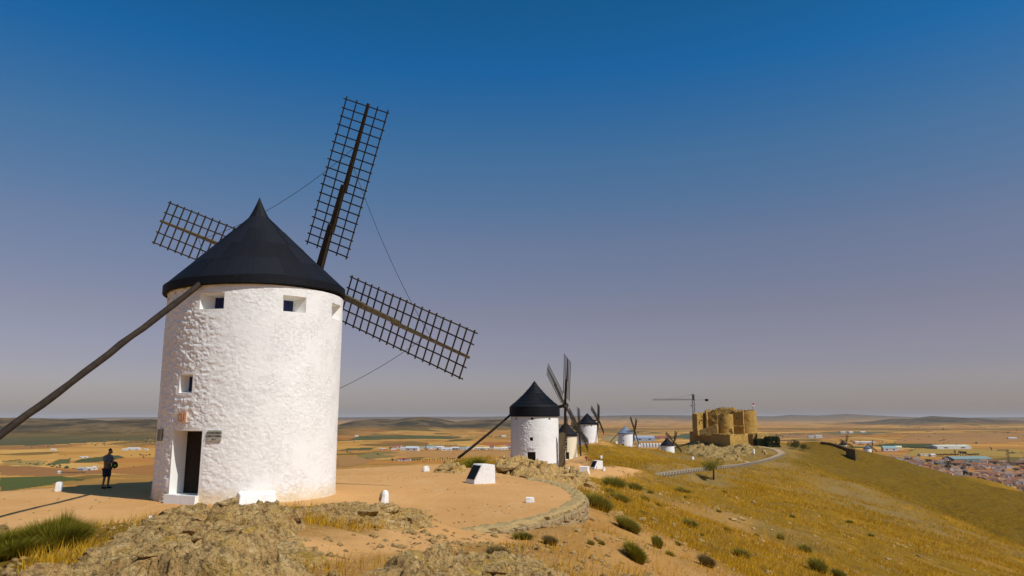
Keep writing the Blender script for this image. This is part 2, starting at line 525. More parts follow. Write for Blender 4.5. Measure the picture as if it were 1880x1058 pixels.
ROAD = [(1140, 897, 128), (1168, 882, 142), (1200, 875, 158), (1250, 868, 185), (1300, 862, 215), (1350, 856.5, 252), (1390, 849.5, 305), (1420, 841, 360), (1437, 833, 410), (1425, 825, 445), (1400, 821, 462)]
for q in ROAD: P(*q)
cp += [(0, 0, -1.75), (-5, 1, -1.9), (5, 1, -2.6), (0, -10, -2.2), (15, 0, -7.5), (-15, 2, -4), (-12, 9, -2.7), (15, -15, -8), (-20, -20, -8), (-30, 8, -8),
       (-44, 40, -16), (-30, 60, -22), (-14, 72, -18), (-5, 75, -11), (-12, 62, -12), (-60, 20, -25), (-45, -10, -20), (-100, 60, -55), (-60, 120, -50), (-22, 112, -16), (-100, 150, -68), (-30, 200, -50), (-10, 160, -25),
       (-80, 280, -80), (-15, 300, -50), (-20, 380, -68), (-40, 470, -90), (30, 500, -66), (100, 640, -72), (-150, 0, -82), (-110, -100, -66), (0, -80, -26), (60, -60, -34), (110, -10, -58), (80, -150, -75),
       (-60, -200, -92), (0, -300, -100), (180, 60, -72), (230, 120, -84), (300, 240, -90), (170, -100, -92), (400, 400, -96), (320, 620, -92), (200, 720, -90), (450, 520, -102), (480, 300, -102),
       (-200, 200, -100), (-180, 420, -104), (60, 760, -100)]
CPTS = np.array(cp)
def _solve():
    X = CPTS[:, :2]
    c = 0.06 * np.hypot(X[:, 0], X[:, 1]) + 0.6
    D = np.sqrt(((X[:, None] - X[None]) ** 2).sum(-1) + c[None] ** 2)
    n = len(X)
    A = np.zeros((n + 1, n + 1)); A[:n, :n] = D + np.eye(n) * (-0.02) * c[:, None]; A[:n, n] = 1; A[n, :n] = 1
    b = np.zeros(n + 1); b[:n] = CPTS[:, 2]
    return X, c, np.linalg.solve(A, b)
_X, _C, _W = _solve()

RANGES = [  # silhouettes of the far hills: distance, half depth near and far, [(pixel, row of the crest)]
    (4300, 900, 1500, 11, [(-900, 766), (-500, 770), (-200, 764), (0, 767.5), (60, 771), (110, 769.5), (150, 773), (200, 772.5), (250, 769.5), (300, 772), (360, 774), (430, 779), (500, 786), (590, 796), (640, 800)]),
    (6300, 900, 1500, 7, [(560, 797), (630, 781), (660, 772), (700, 769.5), (735, 770.5), (772, 765), (800, 768), (822, 772), (836, 775), (850, 773.5), (880, 771), (920, 770), (960, 772), (1000, 776), (1060, 782), (1120, 788)]),
    (10500, 1300, 2200, 5, [(1560, 785), (1640, 778), (1680, 771), (1722, 764), (1760, 766), (1790, 768), (1818, 772), (1836, 771), (1852, 766.5), (1875, 770), (1920, 773), (1990, 768), (2100, 775), (2300, 777)]),
    (24000, 3000, 6000, 2.5, [(-1500, 768), (600, 766), (860, 764), (960, 762), (1060, 762), (1120, 762.5), (1200, 760.5), (1260, 761.5), (1340, 763), (1430, 764.5), (1460, 761.5), (1500, 763), (1545, 760), (1580, 762), (1620, 764), (1700, 766), (1880, 766), (2400, 764)]),
]
def far_hills(x, y):
    z = np.zeros_like(x); m = np.zeros_like(x)
    for k, (Y0, dn, df, rough, sil) in enumerate(RANGES):
        xs = np.array([at(px, py, Y0).x for px, py in sil]); zs = np.array([at(px, py, Y0).z - PLAIN for px, py in sil])
        w = fbm(x / (Y0 * .16), y / (Y0 * .16), oct=3, seed=40 + k) * dn * .35
        t = (y - Y0 + w)
        prof = np.where(t < 0, np.exp(-(t / dn) ** 2 * 1.2), np.exp(-(t / df) ** 2))
        h = np.interp(x, xs, zs, left=zs[0], right=zs[-1])
        rg = ridged(x / (Y0 * .05), y / (Y0 * .05), oct=4, seed=60 + k)
        h = h * prof * (1 - .35 * (1 - prof) * rg) + fbm(x / (Y0 * .02), y / (Y0 * .02), oct=3, seed=80 + k) * rough * prof * .4
        far = np.where(y > 0, 1.0, 0.0)
        z = np.maximum(z, h * far); m = np.maximum(m, prof * far * np.clip(h / 40, 0, 1) * (1 if k < 3 else 1))
    return z, m

PATH = [(-4.3, 8.5), (-3.2, 11.5), (-2.2, 15), (-1.3, 18.5), (-0.6, 22)]
def seg_dist(x, y, pts):
    d = np.full(np.shape(x), 1e9)
    for (ax, ay), (bx, by) in zip(pts[:-1], pts[1:]):
        ex, ey = bx - ax, by - ay
        t = np.clip(((x - ax) * ex + (y - ay) * ey) / (ex * ex + ey * ey), 0, 1)
        d = np.minimum(d, np.hypot(x - ax - t * ex, y - ay - t * ey))
    return d
ROADW = [tuple(at(*q)) for q in ROAD]
FOOTW = [tuple(at(*q)) for q in [(1238, 834.5, 430), (1270, 837, 420), (1305, 842, 400), (1340, 847, 372), (1362, 852, 330), (1382, 852, 293)]]
TERRACE = [at(1030, 866, 96).xy, at(1055, 874, 92).xy, at(1120, 872, 100).xy, at(1172, 873, 112).xy, at(1182, 869, 122).xy, at(1115, 858, 140).xy, at(1080, 838, 235).xy, at(1070, 834, 262).xy, at(1020, 834, 262).xy, at(1020, 850, 150).xy]

def ground(x, y, full=False):
    shp = np.shape(x)
    x = np.atleast_1d(np.asarray(x, np.float64)).ravel(); y = np.atleast_1d(np.asarray(y, np.float64)).ravel()
    z = np.full(x.shape, PLAIN)
    rr = np.hypot(x - 90, y - 230)
    wq = 1 - sstep(430, 640, rr)
    near = wq > 0
    if near.any():
        xs, ys = x[near], y[near]
        acc = np.full(xs.shape, _W[-1])
        for i in range(len(_X)):
            acc += _W[i] * np.sqrt((xs - _X[i, 0]) ** 2 + (ys - _X[i, 1]) ** 2 + _C[i] ** 2)
        r0 = np.hypot(xs, ys)
        nz = fbm(xs / 9, ys / 9, oct=5, seed=3) * np.clip(r0 / 120, .14, 1.1) * .9 + fbm(xs / 1.3, ys / 1.3, oct=3, seed=5) * .07
        nz += fbm(xs / 40, ys / 40, oct=3, seed=9) * np.clip((r0 - 60) / 100, 0, 1) * 1.4
        # worn flat: road, mill terraces
        acc = acc + nz
        rd = np.full(xs.shape, 1e9); rz = np.zeros_like(xs)
        for (a, b) in list(zip(ROADW[:-1], ROADW[1:])):
            ex, ey = b[0] - a[0], b[1] - a[1]
            t = np.clip(((xs - a[0]) * ex + (ys - a[1]) * ey) / (ex * ex + ey * ey), 0, 1)
            d = np.hypot(xs - a[0] - t * ex, ys - a[1] - t * ey)
            sel = d < rd
            rd = np.where(sel, d, rd); rz = np.where(sel, a[2] + t * (b[2] - a[2]), rz)
        k = 1 - sstep(3.2, 7.5, rd)
        acc = acc * (1 - k) + (rz - .05) * k
        sd = poly_sd(xs, ys, PLATFORM)
        out = sstep(-.35, .1, sd)
        pz = PLAT_Z + fbm(xs / 6, ys / 6, oct=3, seed=21) * .05 + .25 * sstep(0, 12, xs + 6) * 0
        back = sstep(36, 44, ys) * sstep(-2, -6, xs) * 0
        acc = acc * (1 - out) + pz * out
        z[near] = np.maximum(acc, PLAIN) * wq[near] + PLAIN * (1 - wq[near])
    fh, fm, und = np.zeros_like(x), np.zeros_like(x), np.zeros_like(x)
    s1 = y > 1400
    if s1.any(): fh[s1], fm[s1] = far_hills(x[s1], y[s1])
    s2 = ~near
    if s2.any(): und[s2] = fbm(x[s2] / 900, y[s2] / 900, oct=3, seed=31) * 5 * sstep(700, 1600, np.hypot(x[s2], y[s2]))
    z = z + und * (1 - fm) + fh
    z = z.reshape(shp)
    return (z, fm.reshape(shp)) if full else z

def gz(x, y): return float(ground(np.array([x]), np.array([y]))[0])

# ------------------------------------------------------------------ placing by sight line
def hit(px, py, t0=6.0, t1=900.0):
    """where the sight line through this pixel meets the ground"""
    r = ray(px, py)
    t = t0 * (t1 / t0) ** np.linspace(0, 1, 1400)
    x, y, z = r[0] * t, r[1] * t, r[2] * t
    g = ground(x, y)
    k = np.argmax(z < g)
    if not (z < g).any(): return at(px, py, 300)
    a, b = t[max(k - 1, 0)], t[k]
    t = np.linspace(a, b, 40); g = ground(r[0] * t, r[1] * t); k = np.argmax(r[2] * t < g)
    return Vector((r[0] * t[k], r[1] * t[k], float(g[k])))

FIELDS = [  # the fields that stand out: pixel outline on the plain, colour
    ([(0, 905), (0, 876), (110, 872), (150, 880), (105, 886), (90, 892)], (.085, .095, .022)),
    ([(110, 884), (130, 881), (160, 878), (150, 883)], (.07, .085, .022)),
    ([(0, 852), (20, 846), (90, 845), (75, 853)], (.34, .22, .06)),
    ([(80, 853), (110, 843), (130, 842), (128, 849)], (.10, .10, .03)),
    ([(135, 848), (150, 842), (215, 836), (230, 840), (180, 847)], (.070, .078, .026)),
    ([(0, 872), (0, 854), (60, 854), (130, 862), (230, 862), (200, 868), (100, 873)], (.30, .135, .045)),
    ([(200, 862), (290, 850), (290, 872), (210, 868)], (.34, .145, .04)),
    ([(-40, 820), (0, 807), (120, 804), (290, 806), (290, 811), (180, 814), (60, 820)], (.085, .078, .032)),
    ([(-30, 826), (0, 822), (90, 820), (170, 817), (110, 823), (40, 827)], (.30, .14, .045)),
    ([(640, 809), (660, 801), (770, 800), (850, 804), (830, 808), (740, 807)], (.075, .088, .030)),
    ([(620, 828), (640, 824), (690, 822), (680, 827)], (.075, .088, .030)),
    ([(660, 836), (690, 829), (740, 832), (720, 840), (640, 846)], (.22, .16, .05)),
    ([(700, 836), (780, 828), (940, 829), (940, 844), (830, 843)], (.42, .21, .065)),
    ([(620, 855), (620, 838), (650, 838), (690, 846), (640, 856)], (.36, .18, .06)),
    ([(1230, 805), (1250, 797), (1275, 796), (1275, 806)], (.07, .095, .05)),
    ([(1100, 815), (1110, 800), (1230, 802), (1190, 812)], (.32, .22, .09)),
    ([(1600, 818), (1640, 814), (1720, 816), (1760, 820), (1700, 823), (1620, 821)], (.06, .072, .022)),
    ([(1640, 812), (1680, 797), (1880, 796), (1880, 812), (1760, 816)], (.36, .18, .06)),
    ([(1660, 838), (1680, 824), (1880, 824), (1880, 842), (1740, 836)], (.36, .22, .05)),
    ([(1420, 806), (1440, 799), (1560, 800), (1520, 806)], (.34, .17, .08)),
    ([(1420, 797), (1560, 793), (1640, 794), (1600, 799)], (.14, .12, .06)),
]
def make_land():
    az_f = np.radians(np.arange(-43, 43.001, .105))
    az_c = np.radians(np.arange(46, 314.1, 3.0))
    az = np.concatenate([az_f, az_c])
    r1 = 1.2 * 1.0128 ** np.arange(0, int(math.log(900 / 1.2) / math.log(1.0128)))
    yy = np.arange(1 / .0066 * 1.0, 2.2, -0.85)
    r2 = 100 * F / CP / yy
    r = np.concatenate([r1, r2[r2 > r1[-1] * 1.01]])
    r[-1] = 70000
    A, RR = np.meshgrid(az, r)
    x = RR * np.sin(A); y = RR * np.cos(A)
    z, fm = ground(x, y, True)
    nr, na = x.shape
    i = np.arange(nr - 1)[:, None] * na; j = np.arange(na)[None]; j2 = (j + 1) % na
    Q = np.stack([i + j, i + j2, i + na + j2, i + na + j], -1).reshape(-1, 4)[:, ::-1]
    V = np.stack([x, y, z], -1).reshape(-1, 3)
    # centre cap
    V = np.vstack([V, [[0, 0, float(z[0].mean())]]])
    # zones
    xf, yf, zf, fm = x.ravel(), y.ravel(), z.ravel(), fm.ravel()
    r0 = np.hypot(xf, yf)
    n1 = fbm(xf / 2.2, yf / 2.2, oct=4, seed=71); n2 = fbm(xf / 14, yf / 14, oct=4, seed=72)
    sand = sstep(-.5, .15, poly_sd(xf, yf, PLATFORM) + n1 * .5)
    sand = np.maximum(sand, 1 - sstep(.5, 1.5, seg_dist(xf, yf, PATH) + n1 * .9))
    sand = np.maximum(sand, sstep(-1.5, 1.5, poly_sd(xf, yf, TERRACE) + n1 * 2))
    for k, rad in (('m4', 9), ('m5', 8), ('m6', 8), ('m2', 7)):
        sand = np.maximum(sand, .8 * (1 - sstep(rad - 2, rad + 2.5, np.hypot(xf - MILLS[k][0], yf - MILLS[k][1]) + n1 * 2)))
    # bare orange earth below the terrace wall
    dirt = sstep(-1.2, 1.6, poly_sd(xf, yf, [(-3, 7), (6, 9), (9, 16), (9.5, 26), (7.6, 36), (5.5, 44), (2.7, 38), (2.7, 28), (.6, 23), (-2.2, 20), (-4.5, 10)]) + n1 * 1.6 + n2 * 2.2)
    dirt = np.maximum(dirt, .9 * (1 - sstep(2.5, 6.0, seg_dist(xf, yf, [p[:2] for p in [at(1150, 893, 118), at(1175, 887, 138)]]) + n1 * 2)))
    dirt = np.maximum(dirt, .5 * sstep(.25, .5, n2) * (1 - sstep(90, 190, r0)))
    rd = seg_dist(xf, yf, [p[:2] for p in ROADW])
    stony = np.clip((1 - sstep(4.5, 16, rd + n2 * 8)) * .9, 0, 1)
    mound = np.exp(-(((xf - 146) / 46) ** 2 + ((yf - 478) / 42) ** 2))
    stony = np.maximum(stony, np.clip(mound * 1.5 - .15 + n2 * .3, 0, 1))
    MOUND = [hit(px, py).xy for px, py in ((1238, 838), (1262, 820), (1330, 821), (1395, 822), (1402, 838), (1372, 851), (1330, 849), (1285, 842))]
    stony = np.maximum(stony, sstep(-6, 6, poly_sd(xf, yf, MOUND) + n2 * 6))
    big = fbm(xf / 60, yf / 34, oct=4, seed=77)
    stony = np.maximum(stony, .65 * sstep(.12, .38, big) * (r0 < 520))
    FOLD = [hit(px, py).xy for px, py in ((1440, 846), (1500, 862), (1600, 896), (1700, 938), (1800, 975), (1900, 1010))]
    BAND = [hit(px, py).xy for px, py in ((1425, 852), (1500, 872), (1600, 908), (1720, 958), (1860, 1012), (1760, 1000), (1640, 965), (1540, 935), (1450, 895))]
    stony = np.maximum(stony, .9 * sstep(-10, 14, poly_sd(xf, yf, BAND) + n2 * 16) * (r0 < 480))
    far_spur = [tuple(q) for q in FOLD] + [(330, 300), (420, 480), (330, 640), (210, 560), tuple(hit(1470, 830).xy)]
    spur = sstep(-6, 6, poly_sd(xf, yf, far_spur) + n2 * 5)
    plain = sstep(PLAIN + 14, PLAIN + 4, zf - fm * 300) * (r0 > 500)
    plain = np.where(r0 > 900, 1 - np.clip(fm * 2.2, 0, 1), plain)
    hill = np.where(r0 > 900, np.clip(fm * 2.2, 0, 1), 0)
    zA = np.stack([sand, dirt, stony, np.ones_like(sand)], -1)
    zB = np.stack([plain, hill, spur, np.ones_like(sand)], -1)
    fc = np.zeros((len(xf), 4))
    sel = r0 > 700
    wob = fbm(xf / 120, yf / 120, oct=3, seed=90) * 10
    for poly, col in FIELDS:
        pw = [onz(px, py, PLAIN).xy for px, py in poly]
        m = (poly_sd(xf[sel], yf[sel], pw) > 0).astype(float)
        idx = np.where(sel)[0]
        for c in range(3): fc[idx, c] = fc[idx, c] * (1 - m) + col[c] * m
        fc[idx, 3] = np.maximum(fc[idx, 3], m)
    def capd(a): return np.vstack([a, a[:1]])
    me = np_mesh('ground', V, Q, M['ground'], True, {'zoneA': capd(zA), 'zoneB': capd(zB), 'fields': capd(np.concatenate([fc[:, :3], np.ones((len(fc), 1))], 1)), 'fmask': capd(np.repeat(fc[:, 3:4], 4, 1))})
    o = link('ground', me)
    tag(o, kind='structure')
    return o

def m_ground():
    n = NT('land')
    p = n.pos()
    A = n.sep(n.attr('zoneA').outputs['Color']); B = n.sep(n.attr('zoneB').outputs['Color'])
    fcol = n.attr('fields').outputs['Color']; fm = n.sep(n.attr('fmask').outputs['Color'])[0]
    # dry grass
    st = n.noise(n.pos((.10, .022, .05), (0, 0, R(-52))), 3.2, 6, .68)
    st2 = n.noise(n.pos((.7, .13, .3), (0, 0, R(-52))), 2.2, 5, .7)
    g1 = n.noise(p, .045, 5, .6); g2 = n.noise(p, .5, 6, .7); g3 = n.noise(p, 4.0, 6, .75); g4 = n.noise(p, 18.0, 4, .75)
    gr = n.ramp(st, [(.28, (.22, .106, .003)), (.46, (.32, .154, .002)), (.60, (.425, .203, .002)), (.78, (.51, .26, .008))])
    gr = n.mix(n.ramp(g1, [(.42, 0.0), (.64, .7)]), gr, (.235, .125, .004))
    gr = n.mix(n.ramp(st2, [(.42, .55), (.62, 0.0)]), gr, (.21, .12, .022))
    gm_ = n.noise(p, 1.1, 5, .7)
    gr = n.mix(n.ramp(gm_, [(.50, 0.0), (.64, .65)]), gr, (.15, .088, .012))
    gr = n.mix(n.ramp(n.noise(p, .18, 5, .65), [(.54, 0.0), (.66, .7)]), gr, (.27, .155, .045))
    gr = n.mix(n.ramp(g3, [(.52, 0.0), (.70, .6)]), gr, (.09, .070, .018))
    gr = n.mix(n.ramp(n.noise(p, .42, 5, .75), [(.50, 0.0), (.60, .6)]), gr, (.125, .075, .010))
    gr = n.mix(n.ramp(g4, [(.55, 0.0), (.72, .5)]), gr, (.42, .29, .09))
    stone = n.mix(n.ramp(g3, [(.40, 0.0), (.60, 1.0)]), (.27, .175, .080), (.20, .135, .050))
    stone = n.mix(n.ramp(g4, [(.55, 0.0), (.68, .7)]), stone, (.34, .26, .15))
    stone = n.mix(n.ramp(g2, [(.48, 0.0), (.64, .6)]), stone, (.20, .15, .035))
    c = n.mix(n.math('MULTIPLY', A[2], n.ramp(g2, [(.30, .35), (.62, 1.0)])), gr, stone)
    d = n.mix(n.ramp(g2, [(.38, 0.0), (.64, 1.0)]), (.42, .205, .055), (.50, .275, .09))
    d = n.mix(n.ramp(g3, [(.56, 0.0), (.72, .6)]), d, (.26, .17, .045))
    d = n.mix(n.ramp(g4, [(.60, 0.0), (.72, .6)]), d, (.60, .44, .23))
    d = n.mix(n.ramp(g4, [(.28, .5), (.40, 0.0)]), d, (.24, .15, .06))
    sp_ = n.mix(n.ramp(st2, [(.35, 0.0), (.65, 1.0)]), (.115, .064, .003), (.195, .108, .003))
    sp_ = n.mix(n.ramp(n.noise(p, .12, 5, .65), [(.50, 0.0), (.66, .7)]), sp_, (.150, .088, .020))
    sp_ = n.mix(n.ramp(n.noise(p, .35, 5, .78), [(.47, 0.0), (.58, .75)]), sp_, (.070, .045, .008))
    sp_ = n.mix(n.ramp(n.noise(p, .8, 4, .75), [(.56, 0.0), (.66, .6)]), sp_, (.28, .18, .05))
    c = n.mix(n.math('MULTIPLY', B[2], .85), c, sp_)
    c = n.mix(A[1], c, d)
    s = n.mix(n.ramp(n.noise(p, .22, 4, .6), [(.36, 0.0), (.64, 1.0)]), (.53, .275, .098), (.60, .325, .125))
    s = n.mix(n.ramp(g3, [(.55, 0.0), (.75, .22)]), s, (.42, .22, .075))
    s = n.mix(n.ramp(g4, [(.62, 0.0), (.72, .55)]), s, (.38, .25, .11))
    s = n.mix(n.ramp(n.noise(n.pos((1, .25, 1), (0, 0, R(35))), .9, 5, .7), [(.52, 0.0), (.70, .35)]), s, (.64, .40, .19))
    s = n.mix(n.ramp(n.noise(p, 1.6, 5, .75), [(.58, 0.0), (.68, .3)]), s, (.40, .215, .08))
    c = n.mix(A[0], c, s)
    # fields of the plain
    wp = n.new('ShaderNodeVectorMath'); wp.operation = 'ADD'
    w0 = n.noise(p, .0012, 3, .5, 'Color')
    ws = n.new('ShaderNodeVectorMath'); ws.operation = 'SCALE'; ws.inputs['Scale'].default_value = 260.0
    n.t.links.new(w0, ws.inputs[0]); n.t.links.new(p, wp.inputs[0]); n.t.links.new(ws.outputs[0], wp.inputs[1])
    def fld(rot, sc, seed):
        mp = n.new('ShaderNodeMapping'); mp.inputs['Rotation'].default_value = (0, 0, rot); mp.inputs['Scale'].default_value = sc; mp.inputs['Location'].default_value = (seed, seed * 2, 0)
        n.t.links.new(wp.outputs[0], mp.inputs[0])
        v = n.new('ShaderNodeTexVoronoi'); v.distance = 'CHEBYCHEV'; v.voronoi_dimensions = '2D'; v.inputs['Scale'].default_value = 1.0; v.inputs['Randomness'].default_value = .9
        n.t.links.new(mp.outputs[0], v.inputs['Vector'])
        return n.sep(v.outputs['Color'])
    F1 = fld(R(24), (.0030, .0068, 1), 3.0); F2 = fld(R(-37), (.0085, .0040, 1), 8.0)
    pal = [(0.0, (0.4488, 0.2093, 0.0432)), (0.14, (0.5304, 0.2697, 0.0612)), (0.27, (0.3468, 0.1256, 0.0288)), (0.38, (0.4896, 0.2465, 0.0504)), (0.49, (0.204, 0.1163, 0.0252)), (0.55, (0.4284, 0.1767, 0.0374)), (0.67, (0.0867, 0.0791, 0.018)), (0.72, (0.5712, 0.3162, 0.0828)), (0.83, (0.3264, 0.1721, 0.0396)), (0.9, (0.153, 0.107, 0.0252)), (0.94, (0.4488, 0.186, 0.0396))]
    fa = n.ramp(F1[0], pal, 'CONSTANT'); fb = n.ramp(F2[1], pal, 'CONSTANT')
    f = n.mix(n.ramp(F1[2], [(.54, 0.0), (.56, 1.0)], 'CONSTANT'), fa, fb)
    f = n.mix(fm, f, fcol)
    f = n.mix(n.ramp(n.noise(n.pos((1, .25, 1), (0, 0, R(24))), .02, 5, .7), [(.35, 0.0), (.7, .35)]), f, n.mix(1.0, f, (.55, .55, .5), 'MULTIPLY'))
    c = n.mix(B[0], c, f)
    hc = n.mix(n.ramp(n.noise(p, .0045, 6, .65), [(.44, 0.0), (.58, 1.0)]), (.042, .033, .016), (.175, .108, .046))
    hc = n.mix(n.ramp(n.noise(p, .03, 4, .7), [(.45, 0.0), (.6, .55)]), hc, (.036, .033, .018))
    c = n.mix(B[1], c, hc)
    h = n.math('ADD', n.math('MULTIPLY', g3, 1.0), n.math('MULTIPLY', g4, .35))
    h = n.math('ADD', h, n.math('MULTIPLY', g2, 1.5))
    amt = n.math('SUBTRACT', 1.0, n.math('MULTIPLY', A[0], .62), True)
    nm = n.bump(n.math('MULTIPLY', h, amt), .9, .12)
    return n.done(c, .97, nm, .05)
M['ground'] = m_ground()
LAND = make_land()

# the road along the ridge and the footpath to the castle
def strip(name, pts, width, mat, lift):
    pts = [Vector(p) for p in pts]
    fine = []
    for a, b in zip(pts[:-1], pts[1:]):
        k = max(2, int((b - a).length / 3))
        fine += [a.lerp(b, i / k) for i in range(k)]
    fine.append(pts[-1])
    for _ in range(6):
        fine = [fine[0]] + [(fine[i - 1] + fine[i] * 2 + fine[i + 1]) / 4 for i in range(1, len(fine) - 1)] + [fine[-1]]
    mb = MB()
    cols = 5
    rows = []
    for i, p in enumerate(fine):
        t = (fine[min(i + 1, len(fine) - 1)] - fine[max(i - 1, 0)]); t.z = 0; t.normalize()
        s = Vector((t.y, -t.x, 0))
        rows.append([p + s * (width * (k / (cols - 1) - .5)) for k in range(cols)])
    xs = np.array([[q.x for q in r] for r in rows]); ys = np.array([[q.y for q in r] for r in rows])
    zs = ground(xs, ys)
    zc = np.maximum.reduce([zs[:, k] for k in range(cols)]) if lift > .1 else None
    vs = [(xs[i, k], ys[i, k], (zs[i, k] if zc is None else zc[i]) + lift) for i in range(len(rows)) for k in range(cols)]
    fs = [(i * cols + k, i * cols + k + 1, (i + 1) * cols + k + 1, (i + 1) * cols + k) for i in range(len(rows) - 1) for k in range(cols - 1)]
    mb.add(vs, fs)
    o = mb.build(name, mat, smooth=True)
    tag(o, kind='structure')
    return o, [Vector(v) for v in vs[cols - 1::cols]], [Vector(v) for v in vs[::cols]]
road, road_r, road_l = strip('road', ROADW, 3.8, M['asphalt'], .14)
foot, _, _ = strip('footpath', FOOTW, 2.0, M['path'], .09)

# air
def make_haze():
    n = bpy.data.materials.new('haze_air'); n.use_nodes = True
    t = n.node_tree; t.nodes.clear()
    o = t.nodes.new('ShaderNodeOutputMaterial'); v = t.nodes.new('ShaderNodeVolumePrincipled')
    v.inputs['Color'].default_value = (.86, .83, .85, 1)
    v.inputs['Density'].default_value = HAZE
    v.inputs['Anisotropy'].default_value = 0.0
    t.links.new(v.outputs[0], o.inputs['Volume'])
    mb = MB()
    mb.box((0, 0, 60), (150000, 150000, 340))
    h = mb.build('haze', n)
    tag(h, 'thin summer haze over the plain', 'haze', kind='stuff')
HAZE = 1.8e-5
make_haze()

# ------------------------------------------------------------------ windmills
def dirv(az): return Vector((math.sin(az), math.cos(az), 0))

def sail_frame(par):
    al, tilt, phi, L, d, hz, k = par
    ax = Vector((math.sin(al) * math.cos(tilt), math.cos(al) * math.cos(tilt), math.sin(tilt)))
    h = Vector((math.cos(al), -math.sin(al), 0)); v = h.cross(ax)
    hub = Vector((math.sin(al) * d, math.cos(al) * d, hz))
    a1 = v * math.cos(phi) + h * math.sin(phi); a2 = v * -math.sin(phi) + h * math.cos(phi)
    arms = []
    for a, w in ((a1, a2), (a2, -a1), (-a2, a1), (-a1, -a2)):
        arms.append(((a * math.cos(k) + ax * math.sin(k)).normalized(), w))
    return hub, ax, arms, L

def add_sails(root, par, detail, rng, width=2.14, start=.205, rungs=18, thick=1.0, wires=True):
    hub, ax, arms, L = sail_frame(par)
    mb = MB()
    al = par[0]
    inner = hub - ax * (par[4] - .6)
    mb.tube([inner, hub - ax * .5, hub + ax * .45], [.26, .24, .21], 12)
    mb.build('axle', M['wood'], root)
    mb = MB(); mb.box((0, 0, 0), (.62, .62, .62))
    q = ax.to_track_quat('Y', 'Z')
    mb.v = [tuple(q @ Vector(v) + hub) for v in mb.v]
    mb.build('hub_block', M['wood'], root)
    tips = []
    for i, (a, w) in enumerate(arms):
        nrm = a.cross(w).normalized()
        mb = MB()
        seg = [(0.0, .34, .30, .24), (.30, .56, .24, .19), (.52, 1.0, .185, .11)]
        off = 0.0
        for j, (s0, s1, w0, w1) in enumerate(seg):
            o = nrm * (.05 * j) + w * (-.07 * (1 - j) * .9 if j != 1 else -.02)
            mb.bar(hub + a * (L * s0) + o, hub + a * (L * s1) + o, w0 * thick, w0 * thick, nrm, w1 * thick, w1 * thick)
        beam = mb.build('sail_beam', M['wood_lit'] if (i in (1, 2) and detail) else M['wood'], root)  # right and left beams have their sunlit tone put into the colour
        s0, s1 = L * start, L * .985
        stiles = (-width / 2, -width / 4, width / 4, width / 2)
        back = nrm * .07
        lm = MB()
        twist = R(6)
        def pt(s, u, o=0.0):
            ww = w * math.cos(twist) + nrm * math.sin(twist)
            return hub + a * s + ww * u + nrm * (.08 + o)
        ws = .055 * thick
        for u in stiles:
            m2 = MB() if detail else lm
            n = 5 if detail else 1
            pts = [pt(s0 - .14 + (s1 - s0 + .28) * t / n, u + (rng.uniform(-.012, .012) if detail else 0), .03) for t in range(n + 1)]
            if detail:
                m2.tube(pts, ws * .62, 6); m2.build('stile', M['lattice'], beam)
            else: m2.bar(pts[0], pts[-1], ws, ws, nrm)
        for r in range(rungs):
            s = s0 + (s1 - s0) * r / (rungs - 1) + (rng.uniform(-.012, .012) if detail else 0)
            m2 = MB() if detail else lm
            e0, e1 = width / 2 + .09 + rng.uniform(-.02, .03), width / 2 + .09 + rng.uniform(-.02, .03)
            k0, k1 = (rng.uniform(-.025, .025), rng.uniform(-.025, .025)) if detail else (0, 0)
            if detail:
                m2.bar(pt(s + k0, -e0), pt(s + k1, e1), .055, .05, nrm); m2.build('rung', M['lattice'], beam)
            else: m2.bar(pt(s, -e0), pt(s, e1), ws, ws, nrm)
        if not detail: lm.build('lattice', M['wood'], beam)
        tips.append((a, w))
    if wires:
        for i, j, f1, f2 in ((0, 2, .76, .72), (0, 1, .70, .78), (1, 3, .74, .74), (2, 3, .74, .74)):
            p = hub + arms[i][0] * (L * f1); q = hub + arms[j][0] * (L * f2)
            pts = []
            for k in range(13):
                t = k / 12
                m = p.lerp(q, t); m.z -= .55 * 4 * t * (1 - t)
                pts.append(m)
            mb = MB(); mb.tube(pts, .012 * thick, 5); mb.build('stay_wire', M['wire'], root)

